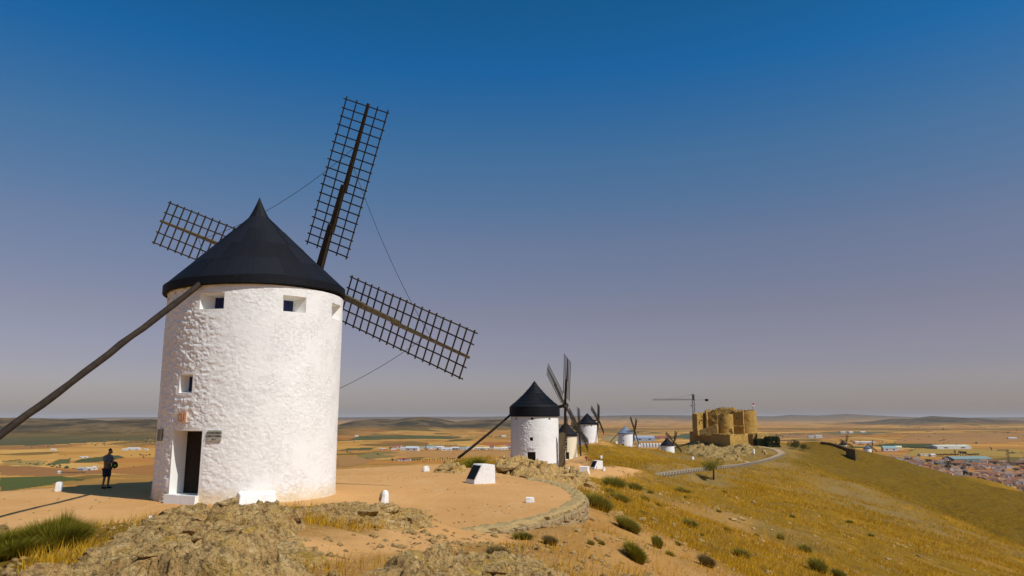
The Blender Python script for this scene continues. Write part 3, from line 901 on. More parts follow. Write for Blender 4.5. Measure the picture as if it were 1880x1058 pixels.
def wall_grid(R0, R1, H, openings, na, nz, amp, seed, flare=.08):
    """rendered tower wall with real openings; openings: (azimuth, half angle, z0, z1)"""
    az = list(np.linspace(0, 2 * math.pi, na, endpoint=False)); zs = list(np.linspace(-.5, H, nz))
    for a, h, z0, z1 in openings:
        for e in (a - h, a + h):
            k = min(range(len(az)), key=lambda i: abs(az[i] - e)); az[k] = e
        for e in (z0, z1):
            k = min(range(len(zs)), key=lambda i: abs(zs[i] - e)); zs[k] = e
    az = np.array(sorted(az)); zs = np.array(sorted(zs))
    A, Z = np.meshgrid(az, zs)
    rad = R0 + (R1 - R0) * np.clip(Z / H, 0, 1) + flare * np.exp(-np.clip(Z, 0, 9) / .35)
    X, Y = np.sin(A) * R0, np.cos(A) * R0
    k = 1.0
    lump = fbm(X / .9, Y / .9, Z / .9, 3, seed)
    flake = fbm(X / .15, Y / .15, Z / .10, 5, seed + 5, .6)
    pit = fbm(X / .07, Y / .07, Z / .06, 2, seed + 9)
    patch = sstep(-.12, .30, fbm(X / 1.3, Y / 1.3, Z / 1.0, 3, seed + 11))
    sh = np.exp(-((A - R(218)) / .55) ** 2)
    pm = np.clip(np.maximum(patch, sh * 1.5), 0, 1.4)
    disp = lump * .012 + (sstep(-.02, .04, flake) * .010 + sstep(.12, .17, flake) * .009 + sstep(-.14, -.18, flake) * -.008 + flake * .012) * (.04 + .20 * patch * (1 - sh) + 1.25 * sh) + pit * .005 * (.2 + pm)
    m = np.ones_like(A)
    for a, h, z0, z1 in openings:
        da = (np.abs(A - a) - h) * R0; dz = np.maximum(z0 - Z, Z - z1)
        d = np.maximum(da, dz)
        m = np.minimum(m, sstep(0.02, .22, d))
    rad = rad + disp * amp * m
    V = np.stack([np.sin(A) * rad, np.cos(A) * rad, Z], -1).reshape(-1, 3)
    n1, n2 = A.shape
    ca = .5 * (az + np.roll(az, -1)); ca[-1] = (az[-1] + az[0] + 2 * math.pi) / 2
    cz = .5 * (zs[:-1] + zs[1:])
    keep = np.ones((n1 - 1, n2), bool)
    for a, h, z0, z1 in openings:
        keep &= ~((np.abs(ca - a) < h)[None, :] & ((cz > z0) & (cz < z1))[:, None])
    i = np.arange(n1 - 1)[:, None] * n2; j = np.arange(n2)[None]; j2 = (j + 1) % n2
    Q = np.stack([i + j, i + n2 + j, i + n2 + j2, i + j2], -1)[keep]
    return V, Q

def reveal(a, h, z0, z1, Rf, depth, iw, ih, ioff=0.0):
    """splayed sides of an opening; returns the mesh builder and the inner rectangle"""
    mb = MB()
    d = dirv(a); t = Vector((d.y, -d.x, 0))
    outer = []
    for s, z in ((-1, z0), (1, z0), (1, z1), (-1, z1)):
        p = dirv(a + s * h) * Rf(z); p.z = z
        outer.append(p)
    zc = (z0 + z1) / 2 + ioff
    base = d * (Rf(zc) * math.cos(h) - depth)
    inner = [base + t * (s * iw / 2) + Vector((0, 0, z)) for s, z in ((-1, zc - ih / 2), (1, zc - ih / 2), (1, zc + ih / 2), (-1, zc + ih / 2))]
    vs = [tuple(p) for p in outer + inner]
    mb.add(vs, [(i, (i + 1) % 4, 4 + (i + 1) % 4, 4 + i) for i in range(4)])
    return mb, inner, d, t

def roof_lathe(prof, n, jit, rng):
    mb = MB(); mb.lathe(prof, n)
    return mb

# --- the big mill in front
def text_mesh(body, size, extrude=.004):
    cu = bpy.data.curves.new('lettering', 'FONT')
    cu.body = body; cu.size = size; cu.extrude = extrude; cu.align_x = 'CENTER'; cu.resolution_u = 2
    o = bpy.data.objects.new('lettering', cu)
    COL.objects.link(o)
    dg = bpy.context.evaluated_depsgraph_get(); dg.update()
    me = bpy.data.meshes.new_from_object(o.evaluated_get(dg))
    bpy.data.objects.remove(o, do_unlink=True); bpy.data.curves.remove(cu)
    return me

def plate_frame(a, r, z):
    """matrix whose x runs along the wall to the right, y up, z outwards"""
    d = dirv(a); t = Vector((-d.y, d.x, 0))
    m = Matrix(((t.x, 0, d.x, d.x * r), (t.y, 0, d.y, d.y * r), (0, 1, 0, z), (0, 0, 0, 1)))
    return m

def make_mill1():
    rng = random.Random(4)
    C = Vector((MILLS['m1'][0], MILLS['m1'][1], PLAT_Z))
    root = empty('windmill', C, 'large white windmill with black conical roof, blue shutters and open doorway, nearest the camera', 'windmill', 'windmills along the ridge')
    H = 8.08
    R0, R1 = 3.47, 3.50
    Rf = lambda z: R0 + (R1 - R0) * z / H
    acam = R(160.8)
    th = lambda deg: acam - R(deg)
    ZB = PLAT_Z
    ops = [(th(-28.6), .142, 7.10, 7.72), (th(22.6), .138, 7.10, 7.72), (th(63), .14, 7.10, 7.72), (th(-78), .14, 7.10, 7.72),
           (th(-43.4), .094, 3.98, 4.66), (th(-40), .198, .30, 2.60)]
    V, Q = wall_grid(R0, R1, H, ops, 760, 290, 1.0, 7, .05)
    link('wall', np_mesh('wall', V, Q, M['white1']), root)
    for i, (a, h, z0, z1) in enumerate(ops[:5]):
        if i < 4: mb, inn, d, t = reveal(a, h, z0, z1, Rf, .55, .40, .44, -.02)
        else: mb, inn, d, t = reveal(a, h, z0, z1, Rf, .35, .44, .56, 0)
        w = mb.build('window', M['reveal'], root)
        mb = MB()
        cx = sum((p for p in inn), Vector()) / 4
        hw = (inn[1] - inn[0]).length / 2; hh = (inn[3] - inn[0]).length / 2
        for s in (-1, 1):                      # two little leaves
            e0, e1 = (-hw - .02, -.006) if s < 0 else (.006, hw + .02)
            p = [cx + t * e + Vector((0, 0, zz)) + d * q for q in (-.05, 0) for e, zz in ((e0, -hh - .02), (e1, -hh - .02), (e1, hh + .02), (e0, hh + .02))]
            mb = MB(); mb.hexa(p); mb.build('shutter', M['shutter'], w)
    # doorway
    a, h, z0, z1 = ops[5]
    mb, inn, d, t = reveal(a, h, z0, z1, Rf, .62, 1.22, 2.26, -.02)
    dw = mb.build('doorway', M['reveal'], root)
    c0 = inn[0]
    for k in range(6):
        mb = MB()
        e0, e1 = 1.22 / 6 * k + .004, 1.22 / 6 * (k + 1) - .004
        g = rng.uniform(0, .012)
        p = [c0 + t * e + Vector((0, 0, zz)) + d * q for q in (-.06, -.02 + g) for e, zz in ((e0, -.02), (e1, -.02), (e1, 2.28), (e0, 2.28))]
        mb.hexa(p); mb.build('door_plank', M['door'], dw)
    mb = MB()
    sd = d * (Rf(.2) - .02)
    tt = t
    for k, (u0, u1) in enumerate(((-.73, .20), (.205, .72))):
        p = [sd + tt * u + d * q + Vector((0, 0, zz)) for zz, e in ((-.3, 0), (.30 + k * .012, -.02)) for u, q in ((u0, -.16), (u1, -.16), (u1, .16 + e), (u0, .16 + e))]
        mb.hexa(p)
    mb.build('door_step', M['stand'], root)
    # roof: cone with lapped sheets
    prof = [(3.35, 8.10), (3.58, 8.06), (3.60, 8.10), (3.60, 8.38), (3.54, 8.44), (2.70, 9.25), (1.85, 10.08), (1.08, 10.83), (.36, 11.53)]
    mb = MB(); mb.lathe(prof, 72)
    rf = mb.build('roof', M['roof'], root, smooth=False)
    rings = [(3.56, 8.42, 2.70, 9.262), (2.76, 9.19, 1.85, 10.092), (1.91, 10.02, 1.08, 10.842), (1.14, 10.77, .38, 11.53)]
    for ri, (ra, za, rb, zb) in enumerate(rings):
        n = (20, 16, 12, 8)[ri]
        for k in range(n):
            mb = MB()
            a0 = 2 * math.pi * (k + .5 * (ri % 2)) / n + rng.uniform(-.02, .02); a1 = a0 + 2 * math.pi / n + .012
            lift = .018 + .004 * ri + rng.uniform(0, .022)
            m = 4
            vs = []
            for o in (0.0, lift):
                for rr, zz in ((ra, za), ((ra + rb) / 2, (za + zb) / 2 + rng.uniform(-.008, .008)), (rb, zb)):
                    for q in range(m + 1):
                        aa = a0 + (a1 - a0) * q / m
                        vs.append((math.sin(aa) * (rr + o * .7), math.cos(aa) * (rr + o * .7), zz + o * .8))
            w = m + 1
            fs = []
            for i in range(2):
                for q in range(m):
                    b = 3 * w + i * w + q
                    fs.append((b, b + w, b + w + 1, b + 1))
            for q in range(m): fs.append((q, q + 3 * w, q + 3 * w + 1, q + 1))
            for i in range(2):
                fs.append((i * w, (i + 1) * w, 3 * w + (i + 1) * w, 3 * w + i * w))
                fs.append((i * w + m, 3 * w + i * w + m, 3 * w + (i + 1) * w + m, (i + 1) * w + m))
            mb.add(vs, fs)
            mb.build('roof_sheet', M['roof'], rf)
    mb = MB(); mb.lathe([(.50, 11.38), (.45, 11.50), (.29, 11.80), (.13, 12.16), (.0, 12.50)], 12)
    mb.build('roof_finial', M['roof'], rf)
    mb = MB(); mb.lathe([(3.625, 8.09), (3.645, 8.11), (3.645, 8.40), (3.61, 8.43), (3.57, 8.40), (3.57, 8.08), (3.625, 8.09)], 72)
    mb.build('eave_band', M['roof'], rf)
    # the turning cap sits a touch off plumb
    q = Matrix.Rotation(R(-1.9), 4, Vector((-.33, .944, 0))); pv = Vector((0, 0, 8.1))
    rf.matrix_local = Matrix.Translation(pv + Vector((.944, .33, 0)) * -.06) @ q @ Matrix.Translation(-pv)
    # tail pole
    tail = dirv(R(17.18 + 180))
    pts, rad = [], []
    for k in range(25):
        t = k / 24 * 10.7
        p = tail * (3.05 + t)
        z = (5.40 - .743 * t) - PLAT_Z - .05 * math.sin(math.pi * t / 10.7)
        wob = .02 * math.sin(t * 1.7 + 1) + .012 * math.sin(t * 5.3)
        p = p + Vector((tail.y, -tail.x, 0)) * wob; p.z = z + .015 * math.sin(t * 3.7)
        pts.append(p); rad.append(.112 - .001 * t + .010 * math.sin(t * 4.1) * math.sin(t * 1.3))
    mb = MB(); mb.tube(pts, rad, 10)
    mb.build('tail_pole', M['pole'], root, smooth=True)
    # tiles and plaques on the wall
    def plate(name, a, z, w, h, mat, r, th_=.04):
        mb = MB(); mb.box((0, 0, th_ / 2 - .01), (w, h, th_))
        me = mb.mesh(name, mat); me.transform(plate_frame(a, r, z)); return link(name, me, root)
    a = th(-43.5)
    p = plate('crest_tile', a, 3.10, .44, .40, M['tile'], 3.48, .07)
    mb = MB()
    for sx in (-1, 1): mb.bar((sx * .13, -.06, .065), (sx * .13, .14, .065), .025, .02, (0, 0, 1))
    mb.bar((0, -.12, .065), (0, .13, .065), .035, .02, (0, 0, 1)); mb.bar((-.13, -.06, .065), (-.06, -.14, .065), .025, .02, (0, 0, 1)); mb.bar((.13, -.06, .065), (.06, -.14, .065), .025, .02, (0, 0, 1)); mb.bar((-.06, -.14, .066), (.06, -.14, .066), .025, .02, (0, 0, 1)); mb.bar((-.05, .14, .066), (-.12, .07, .066), .025, .02, (0, 0, 1))
    me = mb.mesh('crest_relief', M['tile_mark']); me.transform(plate_frame(a, 3.48, 3.10)); link('crest_relief', me, p)
    a = th(-20.7)
    p = plate('name_plaque', a, 2.42, .50, .39, M['plaque'], 3.50)
    for body, dy, sz in (('PONDERIA', .065, .115), ("J'ARDONERO", -.045, .10), ('N 1', -.155, .10)):
        me = text_mesh(body, sz)
        me.materials.clear(); me.materials.append(M['ink'])
        me.transform(Matrix.Translation((0, dy, .034)))
        me.transform(plate_frame(a, 3.50, 2.42)); link('lettering', me, p)
    plate('meter_box', th(-66.5), 2.42, .40, .44, M['metal'], 3.48, .10)
    add_sails(root, (.2998, .1265, .4118, 8.99, 4.36, 6.3223 - PLAT_Z, -.1298), True, rng)
    return root
mill1 = make_mill1()

def make_mill(key, zbase, label, R0, H, roofprof, par, windows, door, tail_az, tail_len, tail_z, roofmat='roof', wallmat='white2', nseg=(160, 50), thick=1.4, drum=None, amp=1.5, width=2.0):
    rng = random.Random(hash(key) % 1000 if False else sum(map(ord, key)))
    x, y = MILLS[key]
    root = empty('windmill', (x, y, zbase), label, 'windmill', 'windmills along the ridge')
    Rf = lambda z: R0 * (1 - .03 * z / H)
    ops = [(a, h, z0, z1) for a, h, z0, z1 in windows] + ([door] if door else [])
    V, Q = wall_grid(R0, R0 * .97, H, ops, nseg[0], nseg[1], amp, len(key) + sum(map(ord, key)), .1)
    V[V[:, 2] < -.4, 2] = -3.0
    link('wall', np_mesh('wall', V, Q, M[wallmat]), root)
    for a, h, z0, z1 in windows:
        mb, inn, d, t = reveal(a, h, z0, z1, Rf, .25, h * 2 * R0 * .9, (z1 - z0) * .9)
        w = mb.build('window', M['reveal'], root)
        mb = MB(); mb.hexa([p + d * q for q in (-.06, 0) for p in inn]); mb.build('shutter', M['dark'], w)
    if door:
        a, h, z0, z1 = door
        mb, inn, d, t = reveal(a, h, z0, z1, Rf, .4, h * 2 * R0 * .95, (z1 - z0) * .97)
        w = mb.build('doorway', M['reveal'], root)
        mb = MB(); mb.hexa([p + d * q for q in (-.06, 0) for p in inn]); mb.build('door', M['door'], w)
    mb = MB(); mb.lathe(roofprof, 48)
    rf = mb.build('roof', M[roofmat], root, smooth=False)
    if drum:
        # lapped courses of roofing
        for k in range(drum):
            i = k / drum
            z = roofprof[3][1] + (roofprof[-2][1] - roofprof[3][1]) * i
            rr = np.interp(z, [p[1] for p in roofprof[3:]], [p[0] for p in roofprof[3:]])
            mb = MB(); mb.lathe([(rr + .0, z), (rr + .035, z + .01), (rr + .01, z + .06), (rr - .03, z + .08)], 40)
            mb.build('roof_course', M[roofmat], rf)
    tl = dirv(tail_az)
    pts = [tl * (R0 * .8 + (tail_len - R0 * .8) * k / 8) + Vector((0, 0, H + .9 + (tail_z - H - .9) * k / 8 - .1 * math.sin(math.pi * k / 8))) for k in range(9)]
    mb = MB(); mb.tube(pts, [.15 + .05 * k / 8 for k in range(9)], 8); mb.build('tail_pole', M['pole'], root, smooth=True)
    add_sails(root, par, False, rng, width=width, rungs=15, thick=thick, wires=False)
    return root

def az_of(key, deg):
    x, y = MILLS[key]
    return math.atan2(-x, -y) % (2 * math.pi) - R(deg)

z2 = at(982, 857, 108).z
z_at = lambda px, py, Y: at(px, py, Y).z
m2 = make_mill('m2', z2, 'white windmill with black bell-shaped roof behind the rocks, second nearest', 3.50, z_at(982, 765.5, 108) - z2,
    [(3.3, z_at(982, 764, 108) - z2 - .1), (3.60, z_at(982, 764, 108) - z2 - .05), (3.64, z_at(982, 762.5, 108) - z2), (3.62, z_at(982, 748, 108) - z2), (3.45, z_at(982, 745, 108) - z2), (2.6, z_at(982, 736, 108) - z2), (1.6, z_at(982, 724, 108) - z2), (.55, z_at(982, 709, 108) - z2), (.36, z_at(982, 705, 108) - z2), (0, z_at(982, 699, 108) - z2)],
    (1.3773, .204, .7261, 8.75, 4.58, 1.8176 - z2, .0066),
    [(az_of('m2', -6), .055, z_at(975, 771, 108) - z2, z_at(975, 767, 108) - z2), (az_of('m2', 38), .055, z_at(975, 771, 108) - z2, z_at(975, 767, 108) - z2), (az_of('m2', -50), .055, z_at(975, 771, 108) - z2, z_at(975, 767, 108) - z2), (az_of('m2', -8), .07, z_at(975, 808.5, 108) - z2, z_at(975, 802, 108) - z2)],
    (az_of('m2', -8), .17, z_at(975, 846, 108) - z2, z_at(975, 828, 108) - z2), R(78.9 + 180), 11.0, z_at(850, 843, 104) - z2, drum=7, nseg=(260, 110), thick=1.0)
def wall_note(root, a, r, z, mat):
    """the small painted name over the door, too small to read"""
    mb = MB(); rng = random.Random(2); x = -.55
    while x < .55:
        w = rng.uniform(.06, .12)
        mb.bar((x, rng.uniform(-.04, 0), 0), (x, rng.uniform(.06, .16), 0), .03, .02, (0, 0, 1)); mb.bar((x, -.02, 0), (x + w, rng.uniform(-.03, .05), 0), .03, .02, (0, 0, 1)); x += w + .03
    me = mb.mesh('painted_name', mat); me.transform(plate_frame(a, r, z)); link('painted_name', me, root)
wall_note(m2, az_of('m2', -8), 3.53, z_at(975, 823, 108) - z2, M['ink'])
z3 = at(1039, 843, 242.5).z
def cone(R0, H, top, mid=.5, tip=.9):
    return [(R0 * .9, H - .1), (R0 * 1.05, H - .08), (R0 * 1.06, H + .3), (R0 * .98, H + .45), (R0 * mid, H + (top - H) * .52), (R0 * .13, H + (top - H) * tip), (0, top)]
m3 = make_mill('m3', z3, 'cream windmill with black roof half hidden behind the second mill', 3.70, z_at(1039, 800, 242.5) - z3, cone(3.7, z_at(1039, 800, 242.5) - z3, z_at(1039, 774, 242.5) - z3),
    (1.35, .15, .35, 8.3, 4.6, z_at(1055, 794, 242.5) - z3, 0), [(az_of('m3', 2), .06, 4.6, 5.2)], (az_of('m3', 8), .15, .1, 2.3), R(257), 10.5, .4, wallmat='cream', thick=1.3)
z4 = at(1079, 813.5, 283).z
m4 = make_mill('m4', z4, 'white windmill with black cone roof on the grassy rise, third tower to the right', 3.70, z_at(1079, 779, 283) - z4, cone(3.7, z_at(1079, 779, 283) - z4, z_at(1079, 758.5, 283) - z4),
    (1.398, .148, .683, 7.457, 4.3, -.629 - z4, -.063), [(az_of('m4', -20), .06, 6.1, 6.6), (az_of('m4', 25), .06, 6.1, 6.6)], None, R(258), 10.5, .6, thick=1.5)
z5 = at(1149, 823.5, 377).z
m5 = make_mill('m5', z5, 'small white windmill with grey-blue roof beyond the grassy rise', 3.72, z_at(1149, 796, 377) - z5, cone(3.72, z_at(1149, 796, 377) - z5, z_at(1149, 782, 377) - z5),
    (1.495, .094, -.699, 8.752, 4.7, -6.129 - z5, -.013), [(az_of('m5', -20), .06, 6.2, 6.8), (az_of('m5', -20), .07, 3.4, 4.1)], (az_of('m5', -22), .15, .2, 2.3), R(262), 10.5, .6, roofmat='roof_blue', thick=1.6)
z6 = at(1226, 840, 407).z
m6 = make_mill('m6', z6, 'small white windmill with black roof just left of the castle rock', 3.75, z_at(1226, 818, 407) - z6, cone(3.75, z_at(1226, 818, 407) - z6, z_at(1226, 803, 407) - z6),
    (1.213, .223, -.862, 7.633, 4.2, -12.721 - z6, -.048), [(az_of('m6', -25), .07, 3.2, 3.8)], None, R(252), 10.0, .6, thick=1.6)

# ------------------------------------------------------------------ rock outcrops
def cellplane(x, y, seed, tilt):
    """broken blocks: every cell is a tilted plane; also the distance to the crack"""
    ix, iy = np.floor(x), np.floor(y)
    best = np.full(x.shape, 1e9); sec = np.full(x.shape, 1e9); val = np.zeros(x.shape)
    zero = np.zeros_like(ix)
    for dx in (-1, 0, 1):
        for dy in (-1, 0, 1):
            cx, cy = ix + dx, iy + dy
            jx, jy = _hash(cx, cy, zero, seed), _hash(cx, cy, zero + 1, seed)
            ox, oy = x - (cx + .1 + .8 * jx), y - (cy + .1 + .8 * jy)
            d = np.hypot(ox, oy)
            v = (_hash(cx, cy, zero + 2, seed) - .5) * 1.6 + ox * (_hash(cx, cy, zero + 3, seed) - .5) * 4 * tilt + oy * (_hash(cx, cy, zero + 4, seed) - .35) * 4 * tilt
            n = d < best
            sec = np.where(n, best, np.minimum(sec, d)); val = np.where(n, v, val); best = np.where(n, d, best)
    return val, sec - best

def hull_stone(seed):
    import bmesh
    rng = random.Random(seed)
    bm = bmesh.new()
    for _ in range(22):
        v = Vector((rng.uniform(-1, 1), rng.uniform(-1, 1), rng.uniform(-1, 1)))
        m = max(abs(v.x), abs(v.y), abs(v.z)); L = v.length
        v = v / (L * .55 + m * .45) * rng.uniform(.42, .55)
        bm.verts.new(v)
    h = bmesh.ops.convex_hull(bm, input=bm.verts[:])
    bmesh.ops.delete(bm, geom=list({g for g in h['geom_interior'] if isinstance(g, bmesh.types.BMVert)}), context='VERTS')
    me = bpy.data.meshes.new('slab'); bm.to_mesh(me); bm.free()
    me.materials.append(M['rock'])
    return me

def rock_patch(name, label, poly, res, seed, height, boulder=(.5, 1.3), nb=40, edge=.9, strata=.5, sink=.25, mat='rock', tilt=.35, rough=1.0, slabs=0, slab=(.15, .5)):
    rng = np.random.default_rng(seed)
    px = np.array([p[0] for p in poly]); py = np.array([p[1] for p in poly])
    x0, x1, y0, y1 = px.min() - res, px.max() + res, py.min() - res, py.max() + res
    nx, ny = int((x1 - x0) / res) + 1, int((y1 - y0) / res) + 1
    X, Y = np.meshgrid(np.linspace(x0, x1, nx), np.linspace(y0, y1, ny))
    sc = height
    jx = fbm(X / 1.1, Y / 1.1, oct=3, seed=seed + 1) * .5 * edge
    sd = poly_sd(X, Y, poly) + jx
    fall = sstep(0, edge, sd)
    g = ground(X, Y)
    ca, sa = math.cos(strata), math.sin(strata)
    l = (X * ca + Y * sa); s = (-X * sa + Y * ca)
    wl_, ws_ = l + fbm(X / .7, Y / .7, oct=3, seed=seed + 31) * .25, s + fbm(X / .7, Y / .7, oct=3, seed=seed + 32) * .25
    b0 = (boulder[0] + boulder[1]) / 2
    H = .42 + .55 * fbm(X / (b0 * 2.4), Y / (b0 * 2.4), oct=3, seed=seed + 2)
    e_all = np.zeros_like(X)
    for sc_, amp, k in ((b0 * 1.5, .42, 1), (b0 * .62, .26, 2), (b0 * .27, .13, 3), (b0 * .12, .055, 4)):
        if sc_ < res * 2.5: continue
        h, e = cellplane(wl_ / (sc_ * 1.5), ws_ / (sc_ * .75), seed + k * 7, tilt)
        H = H + h * amp
        H = H - (1 - sstep(0.0, .11, e)) * amp * .95
    H = H + (ridged(l / (b0 * 1.1), s / (b0 * .35), oct=5, seed=seed + 3, gain=.6) - .62) * .5 * rough + fbm(X / (b0 * .18), Y / (b0 * .18), oct=3, seed=seed + 5, gain=.6) * .10 * rough
    H = H * sc
    Z = g + H * fall - sink * (1 - fall) + .03 * fall
    dxy = fbm(X / .4, Y / .4, oct=3, seed=seed + 21) * .10 * sc
    V = np.stack([X + dxy, Y + fbm(X / .4, Y / .4, oct=3, seed=seed + 22) * .10 * sc, Z], -1).reshape(-1, 3)
    i = np.arange(ny - 1)[:, None] * nx; j = np.arange(nx - 1)[None]
    Q = np.stack([i + j, i + j + 1, i + nx + j + 1, i + nx + j], -1)
    keep = (sd[:-1, :-1] > -.2 * edge) & (sd[1:, 1:] > -.2 * edge)
    Q = Q[keep]
    used, inv = np.unique(Q, return_inverse=True)
    V = V[used]; Q = inv.reshape(-1, 4)
    o = V.mean(0)
    ob = link(name, np_mesh(name, V - o, Q, M[mat], False), None, tuple(o))
    if slabs:
        r2 = random.Random(seed)
        okk = np.argwhere(fall > .45)
        ms = [hull_stone(seed * 10 + q) for q in range(9)]
        for _ in range(slabs):
            a, c = okk[r2.randrange(len(okk))]
            s_ = slab[0] * (slab[1] / slab[0]) ** (r2.random() ** 1.6)
            q = link('slab', r2.choice(ms), ob)
            q.location = (X[a, c] - o[0], Y[a, c] - o[1], Z[a, c] - o[2] - s_ * .06)
            q.scale = (s_ * r2.uniform(1.0, 1.7), s_ * r2.uniform(.7, 1.1), s_ * r2.uniform(.35, .75))
            q.rotation_euler = (r2.uniform(-.35, .25), r2.uniform(-.25, .25), strata + r2.uniform(-.5, .5) + r2.choice((0, math.pi)))
            q.data.materials[0] = M[mat]
    return tag(ob, label, 'rock', 'rock outcrops')


rock_patch('rock_outcrop', 'broad lichen-covered rock outcrop in the left foreground, in front of the big mill', [(-7.2, 5.5), (-4.6, 5.2), (-1.5, 6.2), (-1.7, 8.6), (-2.5, 11), (-3.1, 12.8), (-3.6, 14.4), (-4.5, 15.4), (-5.7, 15.1), (-6.9, 14.0), (-6.7, 12.6), (-5.9, 11.0), (-5.2, 9.5), (-5.6, 8.2), (-6.6, 7.2)], .036, 11, .34, (.4, 1.25), 75, .8, .5, slabs=150, slab=(.12, .62))
rock_patch('rock_outcrop', 'flat grey rock shelf along the near edge of the sandy terrace', [(-5.0, 16.2), (-5.4, 19.2), (-4.8, 20.6), (-3.2, 20.9), (-1.8, 20.6), (-1.5, 19.2), (-2.2, 17.6), (-3.0, 16.2), (-4.0, 15.6)], .04, 23, .22, (.4, 1.1), 45, .7, .25, slabs=110, slab=(.12, .5))
rock_patch('rock_outcrop', 'jagged rock outcrop at the bottom centre beside the sandy path', [(-1.45, 7.6), (-.2, 7.2), (1.0, 7.8), (1.15, 9.6), (.85, 11.6), (.35, 12.6), (-.4, 12.7), (-.95, 12.2), (-1.5, 10.4), (-1.75, 9)], .032, 31, .23, (.35, .9), 26, .55, .8, tilt=.6, slabs=75, slab=(.10, .42))
rock_patch('rock_outcrop', 'low rock at the very bottom beside the path left of centre', [(-2.9, 8.2), (-2.2, 8.0), (-2.05, 9.4), (-2.5, 10.2), (-2.95, 9.6)], .03, 37, .18, (.25, .5), 8, .35, .6, slabs=16, slab=(.08, .25))
rock_patch('rock_outcrop', 'rugged rock ridge behind the large information stand, in front of the second mill', [(-1.9, 45.5), (-.4, 43.4), (1.6, 42.2), (3.6, 42.6), (5.4, 46), (6.6, 52), (6.0, 58), (2.5, 60), (-.5, 57), (-2.0, 50)], .09, 41, 1.0, (.7, 2.2), 50, 2.2, .9, tilt=.6, slabs=150, slab=(.3, 1.3))
rock_patch('rock_outcrop', 'small heap of pale rubble on the terrace left of the information stand', [(-4.6, 43.2), (-3.2, 41.8), (-2.3, 42.6), (-2.4, 45), (-3.4, 47), (-4.6, 46.4)], .07, 47, .38, (.3, .7), 16, .7, .3, slabs=24, slab=(.15, .45))
CM = [hit(1246, 834).xy, hit(1290, 842).xy, hit(1335, 849).xy, hit(1372, 850).xy, hit(1394, 838).xy, at(1388, 822, 478).xy, at(1340, 816, 484).xy, at(1300, 813, 506).xy, at(1258, 813, 512).xy]
rock_patch('castle_rock', 'brown craggy rock slope below the castle walls', CM, .6, 53, 2.4, (3.0, 8), 45, 7, 1.0, sink=1.5, tilt=.5, mat='brownrock', slabs=120, slab=(1.2, 5.0))

# ------------------------------------------------------------------ terrace wall
def rock_mesh(seed, sx, sy, sz, sub=1):
    rng = random.Random(seed)
    p = []
    f = [(3, 2, 1, 0), (4, 5, 6, 7), (0, 1, 5, 4), (1, 2, 6, 5), (2, 3, 7, 6), (3, 0, 4, 7)]
    import bmesh
    bm = bmesh.new(); bmesh.ops.create_cube(bm, size=1.0)
    bmesh.ops.bevel(bm, geom=bm.edges[:] + bm.verts[:], offset=.16, segments=1, affect='EDGES')
    for v in bm.verts:
        v.co = Vector((v.co.x * sx * (1 + rng.uniform(-.12, .12)), v.co.y * sy * (1 + rng.uniform(-.12, .12)), v.co.z * sz * (1 + rng.uniform(-.14, .14))))
    me = bpy.data.meshes.new('stone'); bm.to_mesh(me); bm.free()
    return me

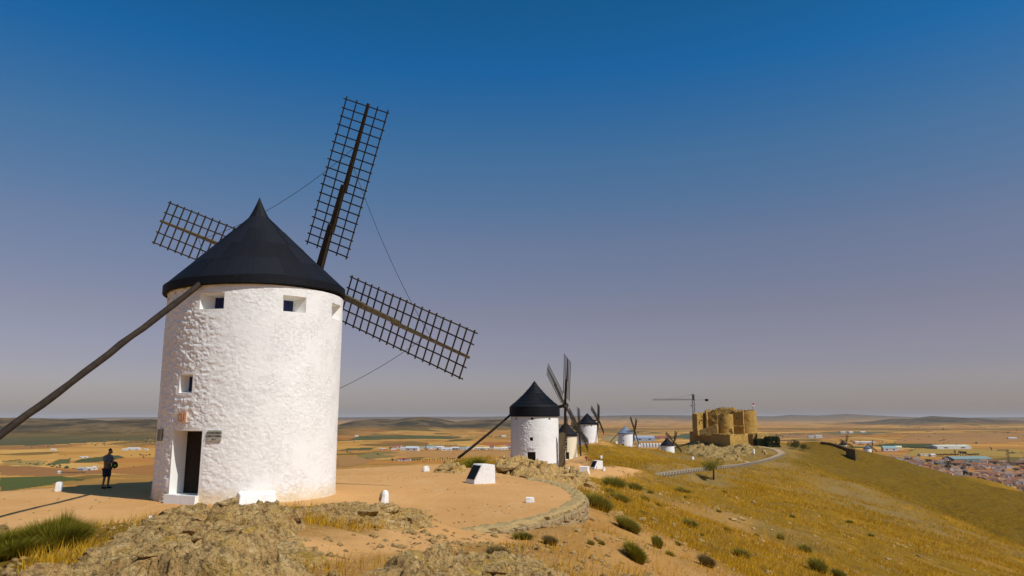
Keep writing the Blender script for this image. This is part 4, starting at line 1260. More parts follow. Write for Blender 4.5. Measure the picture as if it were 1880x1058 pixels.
def terrace_wall():
    rng = random.Random(8)
    pts = [Vector((*p, 0)) for p in PLATFORM[3:12]]
    fine = []
    for i in range(len(pts) - 1):
        p0, p1, p2, p3 = pts[max(i - 1, 0)], pts[i], pts[i + 1], pts[min(i + 2, len(pts) - 1)]
        n = max(2, int((p2 - p1).length / .22))
        for k in range(n):
            t = k / n
            fine.append(.5 * ((2 * p1) + (p2 - p0) * t + (2 * p0 - 5 * p1 + 4 * p2 - p3) * t * t + (3 * p1 - p0 - 3 * p2 + p3) * t ** 3))
    fine.append(pts[-1])
    root = empty('terrace_wall', (pts[3].x, pts[3].y, PLAT_Z - 1), 'curved low dry-stone retaining wall edging the sandy terrace', 'wall')
    o0 = Vector(root.location)
    # cap: a rough rounded band
    mb = MB(); rows = []
    nf = len(fine)
    for i, p in enumerate(fine):
        t = (fine[min(i + 1, nf - 1)] - fine[max(i - 1, 0)]).normalized(); s = Vector((t.y, -t.x, 0))
        e = min(1, i / 12)
        wob = lambda a: rng.uniform(-a, a)
        rows.append([p + s * u + Vector((0, 0, PLAT_Z + h * e + wob(.03) - .02 * (1 - e))) for u, h in ((-.34 + wob(.14), -.06), (-.22 + wob(.08), .01 + wob(.02)), (-.02 + wob(.04), .05 + wob(.03)), (.20 + wob(.04), .05 + wob(.03)), (.30 + wob(.06), .0), (.31 + wob(.06), -.10), (.1, -.14))])
    w = len(rows[0])
    mb.add([q - o0 for r in rows for q in r], [(i * w + k, i * w + k + 1, (i + 1) * w + k + 1, (i + 1) * w + k) for i in range(nf - 1) for k in range(w - 1)])
    mb.build('cap', M['cap'], root, smooth=False)
    meshes = [rock_mesh(100 + k, 1, 1, 1) for k in range(10)]
    for m in meshes: m.materials.append(M['wallstone'])
    cnt = 0
    L = [0.0]
    for a, b in zip(fine[:-1], fine[1:]): L.append(L[-1] + (b - a).length)
    tot = L[-1]
    def pos(s):
        k = min(max(np.searchsorted(L, s) - 1, 0), nf - 2)
        return fine[k].lerp(fine[k + 1], (s - L[k]) / (L[k + 1] - L[k])), (fine[k + 1] - fine[k]).normalized()
    s = 2.2
    while s < min(tot, 15.5) and cnt < 285:
        w = rng.uniform(.22, .48)
        p, t = pos(s + w / 2); sd = Vector((t.y, -t.x, 0))
        gout = gz(p.x + sd.x * .75, p.y + sd.y * .75)
        z = PLAT_Z - .08
        while z > gout - .1 and cnt < 285:
            h = rng.uniform(.13, .26)
            o = link('stone', rng.choice(meshes), root)
            q = p + sd * (.24 + rng.uniform(-.03, .05) + .12 * (PLAT_Z - z)) + t * rng.uniform(-.05, .05)
            o.location = (q.x - o0.x, q.y - o0.y, z - h / 2 - o0.z)
            o.scale = (w * rng.uniform(.9, 1.04), .34, h * .98)
            o.rotation_euler = (rng.uniform(-.1, .1), rng.uniform(-.1, .1), math.atan2(t.y, t.x) + rng.uniform(-.1, .1))
            cnt += 1
            z -= h
        s += w
    return root
terrace_wall()

# ------------------------------------------------------------------ white blocks on the terrace
def info_stand(loc, rz, label, sc=1.0, group='information stands'):
    root = empty('information_stand', loc, label, 'information stand', group)
    ca, sa = math.cos(rz), math.sin(rz)
    def T(x, y, z): return ((x * ca - y * sa) * sc, (x * sa + y * ca) * sc, z * sc)
    # sloped face looks along -x
    mb = MB()
    prof = [(-.62, -.08), (.50, -.08), (.47, .84), (.44, .87), (-.18, .89), (-.22, .86), (-.60, .16)]
    y0, y1 = -.48, .48
    n = len(prof)
    vs = [T(x, y0, z) for x, z in prof] + [T(x, y1, z) for x, z in prof]
    fs = [tuple(range(n)), tuple(range(2 * n - 1, n - 1, -1))] + [(i, n + i, n + (i + 1) % n, (i + 1) % n) for i in range(n)]
    mb.add(vs, fs); mb.build('block', M['stand'], root)
    mb = MB()
    a, b = Vector((-.585, 0, .20)), Vector((-.245, 0, .82))
    nn = Vector((-(b.z - a.z), 0, b.x - a.x)).normalized()
    mb.hexa([T(*(p + Vector((0, y, 0)) + nn * k)) for k in (-.01, .022) for p, y in ((a, .40), (a, -.40), (b, -.40), (b, .40))])
    mb.build('panel', M['panel'], root)
    return root
p = hit(884, 887)
info_stand((p.x, p.y, p.z), R(28), 'white wedge-shaped information stand with dark sloping panel on the terrace, the largest', 1.0)
p = hit(1073, 871); info_stand((p.x, p.y, p.z), R(250), 'plain white block stand beyond the rock ridge, right of the second mill', 1.15)
p = hit(1096, 860.5); info_stand((p.x, p.y, p.z), R(25), 'white information stand with black panel in front of the rusty letters', 1.3)

def block(name, px, py, w, d, h, rz, label, top=.8, mat='white_paint', cat='marker', group='white boundary stones', z=None, seed=1):
    p = hit(px, py)
    import bmesh
    rng = random.Random(seed)
    bm = bmesh.new(); bmesh.ops.create_cube(bm, size=1.0)
    for v in bm.verts:
        t = top if v.co.z > 0 else 1
        v.co = Vector((v.co.x * w * t * (1 + rng.uniform(-.08, .08)), v.co.y * d * t * (1 + rng.uniform(-.08, .08)), (v.co.z + .42) * h * (1 + rng.uniform(-.06, .06))))
    bmesh.ops.bevel(bm, geom=bm.edges[:], offset=min(w, d, h) * .13, segments=2, affect='EDGES')
    bmesh.ops.triangulate(bm, faces=bm.faces[:]); bmesh.ops.subdivide_edges(bm, edges=bm.edges[:], cuts=1)
    for v in bm.verts: v.co += Vector([rng.uniform(-.012, .012) for _ in range(3)]) * min(1, w * 2)
    me = bpy.data.meshes.new(name); bm.to_mesh(me); bm.free()
    me.materials.append(M[mat])
    o = link(name, me, None, (p.x, p.y, p.z)); o.rotation_euler.z = rz
    return tag(o, label, cat, group)
block('marker_stone', 107, 902, .28, .28, .42, .2, 'white tapered marker stone left of the standing person', .82, seed=3)
block('marker_stone', 782, 866, .40, .34, .34, .3, 'small white marker stone near the far edge of the terrace', .75, seed=4)
block('marker_stone', 973, 923, .32, .22, .22, -.1, 'low white marker stone near the curved terrace wall', .9, seed=5)
block('marker_stone', 1097, 862, .35, .35, .5, .1, 'tiny white stone just right of the panel stand', .8, seed=6)
block('marker_stone', 1109, 865, .45, .45, .6, .1, 'tiny white stone farthest right on the second terrace', .6, seed=7)
block('marker_stone', 1104, 842, .7, .6, .9, .1, 'white stone beside the rusty letters', .8, seed=8)
block('marker_stone', 1132, 815, .9, .7, .9, .1, 'white stone between the third and the blue-roofed mill', .9, seed=9)
block('marker_stone', 1174, 821, .8, .7, 1.0, .1, 'white stone right of the blue-roofed mill', .9, seed=12)
block('marker_stone', 1272, 844, 1.0, .8, 1.2, .1, 'white stone on the slope right of the small black-roofed mill', .8, seed=13)
block('marker_stone', 1046, 867, .5, .5, .6, .1, 'white stone at the foot of the dark boards by the second mill', .8, seed=14)
block('painted_stone', 278, 955, .16, .14, .10, .4, 'small white pebble on the rock shelf by the mill door', .6, cat='stone', group=None, seed=10)
# upright split stone
def standing_stone(px, py, label, h=.46, seed=5, mat='white_paint'):
    p = hit(px, py)
    rng = random.Random(seed)
    root = empty('standing_stone', (p.x, p.y, p.z), label, 'stone')
    mb = MB(); n = 9
    prof = [(-.08, 1.0), (.10, 1.0), (.30, .95), (.44, .85), (.56, .55), (.62, .20)]
    vs = []
    for z, k in prof:
        for i in range(n):
            a = 2 * math.pi * i / n
            vs.append((math.cos(a) * .17 * k * (1 + rng.uniform(-.12, .12)) + .05 * z, math.sin(a) * .14 * k * (1 + rng.uniform(-.1, .1)), z * h / .6))
    fs = [(i * n + j, i * n + (j + 1) % n, (i + 1) * n + (j + 1) % n, (i + 1) * n + j) for i in range(len(prof) - 1) for j in range(n)] + [tuple((len(prof) - 1) * n + j for j in range(n))]
    mb.add(vs, fs); mb.build('stone_body', M[mat], root)
    mb = MB()
    vs2 = [(v[0] - .035, v[1] - .035, v[2] * .97 + .02) for v in vs]
    fs2 = [f for f in fs[:-1] if f[0] % n in (4, 5) and f[0] // n in (1, 2, 3)]
    mb.add(vs2, fs2); mb.build('bare_face', M['rock'], root)
    return root
standing_stone(705, 925, 'upright half-painted stone with dark split face at the terrace edge', .46)
standing_stone(2, 985, 'grey rounded stone post cut off by the left edge of the picture', .30, 9, 'brownrock')
# the bench against the mill
def bench():
    a = R(160.8 - 5.5); d = dirv(a); t = Vector((-d.y, d.x, 0))
    c = Vector((*MILLS['m1'], PLAT_Z)) + d * 3.70
    mb = MB()
    def q(u, v, z): return t * u + d * v + Vector((0, 0, z))
    mb.hexa([q(-.68, -.30, -.1), q(-.66, .30, -.1), q(.66, .30, -.1), q(.68, -.30, -.1), q(-.66, -.30, .44), q(-.60, .16, .36), q(.60, .16, .34), q(.66, -.30, .44)][::1])
    o = mb.build('bench', M['stand'], None, c)
    bv = o.modifiers.new('soft_edges', 'BEVEL'); bv.width = .04; bv.segments = 2
    tag(o, 'long white plastered block bench against the foot of the big mill', 'bench')
bench()
# timber boards beside mill 2
def boards():
    p = at(1032, 857, 106)
    root = empty('board_screen', (p.x, p.y, p.z - .3), 'tall dark weathered board screen at the right side of the second mill', 'screen')
    for k in range(4):
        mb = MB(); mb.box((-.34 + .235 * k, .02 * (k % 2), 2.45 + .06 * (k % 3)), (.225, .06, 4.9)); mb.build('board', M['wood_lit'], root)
    for z in (1.0, 3.9):
        mb = MB(); mb.box((0, .08, z), (.95, .08, .16)); mb.build('batten', M['wood'], root)
boards()
# rusty letters
def letters():
    p = hit(1079, 846.5)
    root = empty('letter_sculpture', (p.x, p.y, p.z), 'rusty iron lettering standing on the ground by the cream mill', 'sculpture')
    k = p.y / F
    def glyph(pts, px0, sc=1.0):
        mb = MB(); mb.tube([Vector(((px0 + x) * k, 0, (y + .2) * k)) for x, y in pts], .16, 6); mb.build('letter', M['rust'], root)
    T = [(-3, 4.3), (0, 4.8), (3, 4.6), (1, 4.7), (.3, 2.5), (-.4, 0)]
    glyph(T, -2)
    for i in range(5):
        glyph([(0, .2), (.2, 1.8), (1.1, 2.5), (1.6, 1.4), (.9, .2), (1.9, .1), (2.4, .9)], 1.2 + 2.4 * i)
    glyph([(-2, 5.2), (-.5, 5.5), (-1, 6.4), (-1.9, 7.2), (-.6, 7.6), (.4, 6.9), (1.0, 6.0), (2.0, 5.6)], -2.4)
letters()

# ------------------------------------------------------------------ guard rail along the road
def guard_rail():
    pts = [p for p in road_r if 132 < p.y < 400]
    root = empty('guard_rail', pts[0], 'long low grey guard rail on posts along the outer edge of the ridge road', 'guard rail')
    o0 = Vector(pts[0])
    m = simple('pale_concrete', (.30, .25, .19), .9, .15, 2)
    mb = MB()
    for a, b in zip(pts[:-1], pts[1:]): mb.bar(a - o0 + Vector((0, 0, .72)), b - o0 + Vector((0, 0, .72)), .22, .30)
    mb.build('rail', m, root)
    pm = MB(); pm.box((0, 0, .1), (.34, .34, 1.3)); me = pm.mesh('post', m)
    acc = 0.0
    for a, b in zip(pts[:-1], pts[1:]):
        acc += (b - a).length
        if acc > 2.4:
            acc = 0; o = link('post', me, root); o.location = b - o0
guard_rail()

# ------------------------------------------------------------------ castle
def castle():
    Y0 = 500.0
    k = Y0 / (F * .995)
    base = at(1330, 797, Y0)
    root = empty('castle', base, 'ruined ochre stone castle with round towers on the rocky mound', 'castle')
    Z = lambda py, Y=Y0: at(1330, py, Y).z - base.z
    Xp = lambda px, Y=Y0: at(px, 797, Y).x - base.x
    def prism(name, pl, ytop, ybot, mat='castle'):
        poly = [(Xp(px, Y), Y - Y0) for px, Y in pl]
        ar = sum(poly[i][0] * poly[(i + 1) % len(poly)][1] - poly[(i + 1) % len(poly)][0] * poly[i][1] for i in range(len(poly)))
        tops = [Z(t) for t in ytop] if hasattr(ytop, '__len__') else Z(ytop)
        if ar < 0:
            poly = poly[::-1]
            if hasattr(tops, '__len__'): tops = tops[::-1]
        mb = MB(); mb.prism(poly, Z(ybot), tops); return mb.build(name, M[mat], root)
    def tower(name, px, Y, rpx, ytop, ybot, mat='castle', n=28):
        mb = MB(); r = rpx * k
        mb.lathe([(r * 1.02, Z(ybot)), (r, Z(ytop)), (r - .8, Z(ytop)), (r - .8, Z(ytop) - 1.5)], n, (Xp(px, Y), Y - Y0, 0)); o = mb.build(name, M[mat], root, smooth=False); return o
    # inner ward
    prism('west_tower', [(1272, 516), (1281, 502), (1298, 510), (1290, 530)], 758, 800)
    prism('curtain_wall', [(1296, 511), (1318, 507), (1320, 520), (1298, 524)], [753.5, 752.5, 752.5, 753.5], 800)
    prism('buttress', [(1295.5, 508), (1298.5, 505), (1301, 509), (1298, 513)], 752.5, 800)
    prism('keep', [(1316, 508), (1350, 505), (1352, 530), (1316, 532)], [749.5, 748.5, 748.5, 749.5], 800)
    tower('round_tower', 1333.5, 499, 13.2, 760, 802)
    tower('corner_turret', 1316, 504, 1.4, 750.5, 762)
    prism('main_wall', [(1346, 502), (1366, 497), (1372, 520), (1348, 526)], [754.5, 753.5, 753.5, 754.5], 800)
    tower('great_round_tower', 1372.5, 508, 17, 753.5, 802, n=40)
    prism('broken_wall', [(1284, 497), (1318, 492), (1319, 496), (1285, 501)], [790, 778, 778, 790], 800, 'castle2')
    mb = MB()
    for i in range(7):
        mb = MB(); mb.box((Xp(1350 + 3 * i, 493), 493 - Y0 - .2 * i, Z(783 + .3 * i)), (.35, .5, 1.6)); mb.build('bracket', M['castle2'], root)
    mb = MB(); mb.bar((Xp(1347, 493), -7, Z(781.5)), (Xp(1372, 493), -8.3, Z(783)), 1.4, .5); mb.build('ledge', M['castle'], root)
    # outer terrace
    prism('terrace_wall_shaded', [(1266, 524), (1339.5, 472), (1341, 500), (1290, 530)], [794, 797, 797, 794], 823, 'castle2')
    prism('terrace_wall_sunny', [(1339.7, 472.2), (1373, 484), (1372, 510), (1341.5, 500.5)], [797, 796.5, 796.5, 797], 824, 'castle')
    prism('gate_wall', [(1373.2, 492), (1390, 489), (1390, 500), (1373.2, 503)], 797, 820, 'castle2')
    prism('gate_tower', [(1390.3, 487), (1410, 495), (1407, 512), (1388, 506)], 794, 824, 'castle2')
    for i in range(6):
        mb = MB(); mb.box((Xp(1374.5 + 2.8 * i, 490.6), -8.6 - .45 * i, Z(796)), (.62, .7, 1.2)); mb.build('merlon', M['castle2'], root)
    mb = MB(); mb.box((Xp(1384, 489.5), -10.6, Z(806)), (1.9, .9, 7.0)); mb.build('buttress', M['castle'], root)
    rng = random.Random(14)
    for px0, px1, py, Y in ((1282, 1297, 758, 504), (1318, 1349, 749, 507), (1350, 1366, 754, 500), (1300, 1317, 753, 508), (1358, 1388, 754, 492), (1268, 1288, 794.5, 521), (1296, 1338, 796.5, 502), (1342, 1371, 797, 475)):
        x = px0
        while x < px1:
            w = rng.uniform(.8, 2.4)
            if rng.random() < .6:
                yy = Y - Y0
                if px0 == 1358: yy = 508 - Y0 - math.sqrt(max(.1, 17 ** 2 - (x - 1372.5) ** 2)) * k + .6
                if px0 == 1268: yy = 524 - Y0 - (x - 1266) / 73.5 * 52 + 1.2
                if px0 == 1296: yy = 524 - Y0 - (x - 1266) / 73.5 * 52 + 1.2
                if px0 == 1342: yy = 472 - Y0 + (x - 1339.7) / 33.3 * 12 + 1.0
                mb = MB(); mb.box((Xp(x, Y0 + yy), yy + .4, Z(py) + .1), (w * k * .9, .8, rng.uniform(.4, 1.3)), rng.uniform(-.2, .2)); mb.build('top_stone', M['castle2'], root)
            x += w + rng.uniform(0, 1.5)
    # windows and door
    for px, py, Y, w, h in ((1325, 770, 494.4, .5, 1.2), (1354, 768, 498, .5, .9), (1288, 772, 503.4, .5, 1.2), (1309, 764, 507.5, .5, 1.1)):
        mb = MB(); mb.box((Xp(px, Y), Y - Y0 - .35, Z(py)), (w, 1.2, h)); mb.build('window_slit', M['dark'], root)
    # time has worn the masonry: rough faces and crumbled edges
    import bmesh
    for ch in root.children:
        if ch.name.split('.')[0] in ('window_slit', 'merlon', 'top_stone', 'bracket'): continue
        bm = bmesh.new(); bm.from_mesh(ch.data)
        for _ in range(4):
            es = [e for e in bm.edges if e.calc_length() > 1.7]
            if not es: break
            bmesh.ops.subdivide_edges(bm, edges=es, cuts=1, use_grid_fill=True)
        bmesh.ops.triangulate(bm, faces=[f for f in bm.faces if len(f.verts) > 4])
        co = np.array([v.co for v in bm.verts])
        q = [fbm(co[:, 0] / 2.2 + 9 * k, co[:, 1] / 2.2, co[:, 2] / 1.6 + base.x, 3, 90 + k) for k in range(3)]
        top = co[:, 2].max()
        for v, a, b_, c_ in zip(bm.verts, *q):
            v.co += Vector((a * .34, b_ * .34, (c_ * 1.2 - .3) if v.co.z > top - .3 else c_ * .12))
        bm.to_mesh(ch.data); bm.free(); ch.data.update()
    # flag
    fl = empty('flag', at(1382, 755, 508), 'small red and white flag on a pole above the castle', 'flag')
    mb = MB(); mb.tube([(0, 0, 0), (0, 0, Z(740) - Z(755))], .10, 6); mb.build('pole', M['metal'], fl)
    zt = Z(740) - Z(755)
    for nm, z0, mat in (('red_band', zt - .1, 'flagred'), ('white_band', zt - 1.0, 'white_paint')):
        mb = MB(); vs = []
        for i in range(6):
            x = .1 + i * .28; yv = .16 * math.sin(i * 1.3)
            vs += [(x, yv, z0 - .06 * i), (x, yv, z0 - .9 - .06 * i), (x, yv + .03, z0 - .06 * i), (x, yv + .03, z0 - .9 - .06 * i)]
        fs = []
        for i in range(5):
            b = 4 * i; fs += [(b, b + 1, b + 5, b + 4), (b + 2, b + 6, b + 7, b + 3), (b, b + 4, b + 6, b + 2), (b + 1, b + 3, b + 7, b + 5)]
        mb.add(vs, fs); mb.build(nm, M[mat], fl)
M['flagred'] = simple('flag_red', (.45, .02, .05), .7, .1, 3)
castle()

def crane(px, pybase, Y, ytop, jib0, jib1, label, col, sc=1.0, jtilt=0.0, group='tower cranes'):
    base = at(px, pybase, Y)
    root = empty('tower_crane', base, label, 'crane', group)
    m = simple('crane_paint_' + str(px), col, .6, .15, .5)
    Z = lambda py: at(px, py, Y).z - base.z
    k = Y / (F * CP)
    h = Z(ytop); w = .7 * sc
    mb = MB()
    for sx in (-1, 1):
        for sy in (-1, 1): mb.bar((sx * w, sy * w, -4), (sx * w, sy * w, h), .16 * sc, .16 * sc)
    z = -4; s = 1
    while z < h - 1.6 * sc:
        for sy in (-1, 1): mb.bar((-w * s, sy * w, z), (w * s, sy * w, z + 1.6 * sc), .09 * sc, .09 * sc)
        for sx in (-1, 1): mb.bar((sx * w, -w * s, z), (sx * w, w * s, z + 1.6 * sc), .09 * sc, .09 * sc)
        z += 1.6 * sc; s = -s
    mb.build('mast', m, root)
    jz = Z(jib0[1]); x0, x1 = (jib0[0] - px) * k, (jib1[0] - px) * k
    jz1 = Z(jib1[1])
    mb = MB()
    mb.bar((x0, -.5 * sc, jz), (x1, -.5 * sc, jz1), .14 * sc, .14 * sc); mb.bar((x0, .5 * sc, jz), (x1, .5 * sc, jz1), .14 * sc, .14 * sc); mb.bar((x0, 0, jz + .9 * sc), (x1 * .1, 0, jz + .9 * sc), .14 * sc, .14 * sc)
    n = 26
    for i in range(n):
        xa, xb = x0 + (0 - x0) * i / n, x0 + (0 - x0) * (i + .5) / n
        for sy in (-.5, .5): mb.bar((xa, sy * sc, jz), (xb, 0, jz + .9 * sc), .07 * sc, .07 * sc)
        for sy in (-.5, .5): mb.bar((xb, 0, jz + .9 * sc), (x0 + (0 - x0) * (i + 1) / n, sy * sc, jz), .07 * sc, .07 * sc)
    mb.build('jib', m, root)
    mb = MB(); mb.bar((0, 0, jz), (0, 0, h + .4), .9 * sc, .9 * sc); mb.bar((-1.6 * sc, 0, h + .1), (.4, 0, h + .1), .4 * sc, .4 * sc); mb.build('tower_head', m, root)
    mb = MB(); mb.box((x1 - .3, 0, jz1 - .1), (2.0 * sc, 1.4 * sc, 1.6 * sc)); mb.build('counterweight', M['dark'], root)
    for a, b in (((0, 0, h), (x0 * .62, 0, jz + .9 * sc)), ((0, 0, h), (x1 * .9, 0, jz1))):
        mb = MB(); mb.tube([a, b], .05 * sc, 5); mb.build('tie_rod', M['wire'], root)
    mb = MB(); mb.tube([(-1.6 * sc, 0, jz), (-1.6 * sc, 0, jz - 3.6 * sc)], .04 * sc, 4); mb.box((-1.6 * sc, 0, jz - 3.9 * sc), (.7 * sc, .5 * sc, .7 * sc)); mb.build('hook', M['dark'], root)
    return root
crane(1275.5, 795, 540, 725, (1203, 735), (1300, 734.5), 'green tower crane with long jib standing behind the castle', (.045, .06, .04))

# ruined wall on the far spur
M['ruin'] = m_stone('ruin_masonry', (.19, .125, .05), (.14, .09, .038), (.085, .056, .026), .3)
def ruin():
    pts = [hit(px, py) for px, py in ((1508, 815.5), (1522, 817), (1540, 822), (1556, 828), (1568, 833))]
    root = empty('ruined_wall', pts[0], 'dark ruined stone wall running down the far spur to a broken end', 'wall')
    o0 = Vector(pts[0])
    for i, (a, b) in enumerate(zip(pts[:-1], pts[1:])):
        mb = MB(); mb.bar(a - o0 + Vector((0, 0, .5)), b - o0 + Vector((0, 0, .5)), 1.4, 2.2 + .3 * i); mb.build('wall_run', M['ruin'], root)
    e = hit(1572, 845)
    top = at(1572, 824, e.y).z
    mb = MB(); mb.prism([(e.x - o0.x - 1.0, e.y - o0.y - 1.5), (e.x - o0.x + 1.0, e.y - o0.y - .6), (e.x - o0.x + .6, e.y - o0.y + 9), (e.x - o0.x - 2.0, e.y - o0.y + 9)], e.z - o0.z - 2, [top - o0.z - .5, top - o0.z - 1.2, top - o0.z, top - o0.z + .2])
    mb.build('broken_end', M['ruin'], root)
ruin()
MILLS['m7'] = tuple(at(1593, 830, 640).xy); MILLS['m8'] = tuple(at(1547, 820, 610).xy)
z7 = at(1593, 838, 640).z
make_mill('m7', z7, 'distant white windmill with pale roof at the edge of the town', 3.2, at(1593, 823.5, 640).z - z7, cone(3.2, at(1593, 823.5, 640).z - z7, at(1593, 816.5, 640).z - z7), (1.5, .1, .4, 7, 4.2, at(1593, 822, 640).z - z7, 0), [], None, R(260), 9, 1, roofmat='roof_blue', thick=1.2, nseg=(60, 20))
z8 = at(1547, 836, 610).z
make_mill('m8', z8, 'windmill mostly hidden behind the far spur, only its dark roof and a sail showing', 3.3, at(1547, 817, 610).z - z8, cone(3.3, at(1547, 817, 610).z - z8, at(1547, 810.5, 610).z - z8), (1.2, .1, .35, 7, 4.0, at(1552, 814, 610).z - z8, 0), [], None, R(250), 9, 1, thick=1.4, nseg=(60, 20))

ORD = ['first', 'second', 'third', 'fourth', 'fifth', 'sixth', 'seventh', 'eighth', 'ninth', 'tenth', 'eleventh', 'twelfth', 'thirteenth', 'fourteenth', 'fifteenth', 'sixteenth', 'seventeenth', 'eighteenth', 'nineteenth', 'twentieth', 'twenty-first', 'twenty-second']
# ------------------------------------------------------------------ plants
def blade_bush(seed, rx, ry, h, n, width, spread=1.0, lean=(0, 0), up=.9):
    """a tuft of thin arching twigs growing from a patch of ground"""
    rng = np.random.default_rng(seed)
    a = rng.uniform(0, 2 * np.pi, n); q = np.sqrt(rng.uniform(0, 1, n))
    bx, by = np.cos(a) * q * .55, np.sin(a) * q * .55
    L = h * rng.uniform(.45, 1.08, n) * (1 - .35 * q ** 2)
    ox, oy = np.cos(a) * q * spread + rng.normal(0, .22, n), np.sin(a) * q * spread + rng.normal(0, .22, n)
    wdir = rng.uniform(0, 2 * np.pi, n)
    wx, wy = np.cos(wdir) * width, np.sin(wdir) * width
    V = np.zeros((n, 5, 3)); 
    for k, t in enumerate((0.0, .55, 1.0)):
        cx = bx * rx + ox * (t ** 1.5) * rx * .6 + lean[0] * t; cy = by * ry + oy * (t ** 1.5) * ry * .6 + lean[1] * t
        cz = L * (t * up + (1 - up) * t * (2 - t)) - .05 * (t == 0)
        if k < 2:
            f = 1.0 if k == 0 else .8
            V[:, 2 * k] = np.stack([cx - wx * f, cy - wy * f, cz], -1); V[:, 2 * k + 1] = np.stack([cx + wx * f, cy + wy * f, cz], -1)
        else: V[:, 4] = np.stack([cx, cy, cz], -1)
    b = np.arange(n)[:, None] * 5
    T = np.concatenate([b + np.array([[0, 1, 3]]), b + np.array([[0, 3, 2]]), b + np.array([[2, 3, 4]])])
    return V.reshape(-1, 3), T

def bush(name, loc, rx, ry, h, n, width, mat, label, cat='bush', group=None, seed=1, spread=1.0, up=.9):
    V, T = blade_bush(seed, rx, ry, h, n, width, spread, up=up)
    g = ground(V[:, 0] + loc[0], V[:, 1] + loc[1]) - loc[2]
    V[:, 2] += g
    o = link(name, np_mesh(name, V, T, M[mat], False), None, loc)
    return tag(o, label, cat, group)

def big_broom():
    # several overlapping cushions make one plant
    rng = random.Random(3)
    loc = Vector((-7.75, 11.9, gz(-7.75, 11.9)))
    Vs, Ts, b = [], [], 0
    for i, (dx, dy, r, h, n) in enumerate([(.30, .45, .6, .56, 5600), (.72, .15, .42, .46, 3600), (-.2, .1, .65, .52, 5200), (-.75, -.4, .7, .46, 4600), (-1.3, -1.0, .7, .40, 3600), (.45, .65, .22, .68, 900), (-.35, -.8, .6, .36, 3600), (.35, -.45, .5, .36, 3600), (.1, -1.2, .5, .30, 2600)]):
        V, T = blade_bush(50 + i, r, r * .9, h, n, .006, 1.25, up=.7)
        V[:, 0] += dx; V[:, 1] += dy
        V[:, 2] += ground(V[:, 0] + loc.x, V[:, 1] + loc.y) - loc.z
        Vs.append(V); Ts.append(T + b); b += len(V)
    o = link('broom_shrub', np_mesh('broom_shrub', np.vstack(Vs), np.vstack(Ts), M['broom'], False), None, loc)
    tag(o, 'wide bright green broom shrub at the lower left behind the rocks', 'shrub')
big_broom()

BG = 'bushes on the dry slope'
BUSH = [  # px, base row, width px, height px, material, label
    (1098, 936, 46, 34, 'bush', 'large green bush just right of the curved terrace wall'),
    (1128, 895, 38, 24, 'bush', 'rounded dark green bush below the second terrace'),
    (1167, 900, 24, 16, 'bush', 'dark bush below the start of the guard rail'),
    (1140, 919, 34, 15, 'bush', 'low spreading bush between the terrace wall and the guard rail'),
    (1154, 974, 38, 28, 'bush', 'green bush on the slope among grey stones, right of the bare earth'),
    (1167, 1029, 32, 34, 'broom', 'yellow-green bush standing alone on the bare earth near the bottom'),
    (1207, 1006, 16, 25, 'bush', 'narrow dark bush right of the lone yellow-green bush'),
    (1268, 968, 26, 17, 'bush', 'dark round bush in the middle of the slope'),
    (1363, 1023, 26, 18, 'bush', 'dark bush low on the slope right of centre'),
    (1502, 1050, 30, 30, 'bush', 'feathery dark bush at the bottom right'),
    (1478, 1014, 22, 16, 'bush', 'smaller bush above the feathery one at the bottom right'),
    (1540, 1060, 24, 18, 'bush', 'bush cut by the bottom edge, far right'),
    (1298, 1040, 26, 24, 'drybush', 'brown dry bush at the bottom of the slope'),
    (870, 856, 40, 18, 'broom', 'bright green bush at the foot of the second mill\'s tail pole'),
    (915, 1034, 34, 34, 'drybush', 'dark twiggy dry bush growing out of the bottom centre rocks'),
    (1010, 1000, 22, 18, 'drybush', 'dry tuft at the top of the bare earth below the wall'),
    (960, 990, 30, 14, 'bush', 'small green tuft below the terrace wall'),
]
for i, (px, py, w, h, mat, lab) in enumerate(BUSH):
    p = hit(px, py)
    k = p.y / F
    n = int(min(2600, 300 + w * h * 1.2)) + (900 if p.y < 40 else 0)
    bush('bush', p, w * k * .56, w * k * .5, h * k * .9, n, max(.006, k * .30), mat, lab, group=BG, seed=200 + i, spread=1.5, up=.55)
for i, (px, py, w, h) in enumerate(sorted([(1195, 906, 12, 7), (1250, 901, 20, 8), (1262, 904, 10, 6), (1230, 1020, 16, 9), (1335, 975, 11, 9), (1433, 990, 13, 12), (1320, 941, 8, 6), (1185, 920, 16, 12), (1120, 905, 18, 10), (1245, 1002, 9, 9), (1180, 945, 12, 9), (1210, 930, 12, 7), (1105, 1000, 10, 8), (1085, 1000, 12, 9), (1390, 985, 9, 6), (1600, 985, 10, 6), (1560, 960, 12, 6), (1455, 950, 9, 5), (1260, 915, 9, 5), (1330, 905, 9, 5), (1290, 985, 8, 6)])):
    p = hit(px, py); k = p.y / F
    bush('bush', p, w * k * .62, w * k * .55, h * k, 260, max(.006, k * .32), 'bush', ORD[i] + ' from the left of the small scrubby tufts scattered on the dry hillside', group='small tufts on the hillside', seed=300 + i)

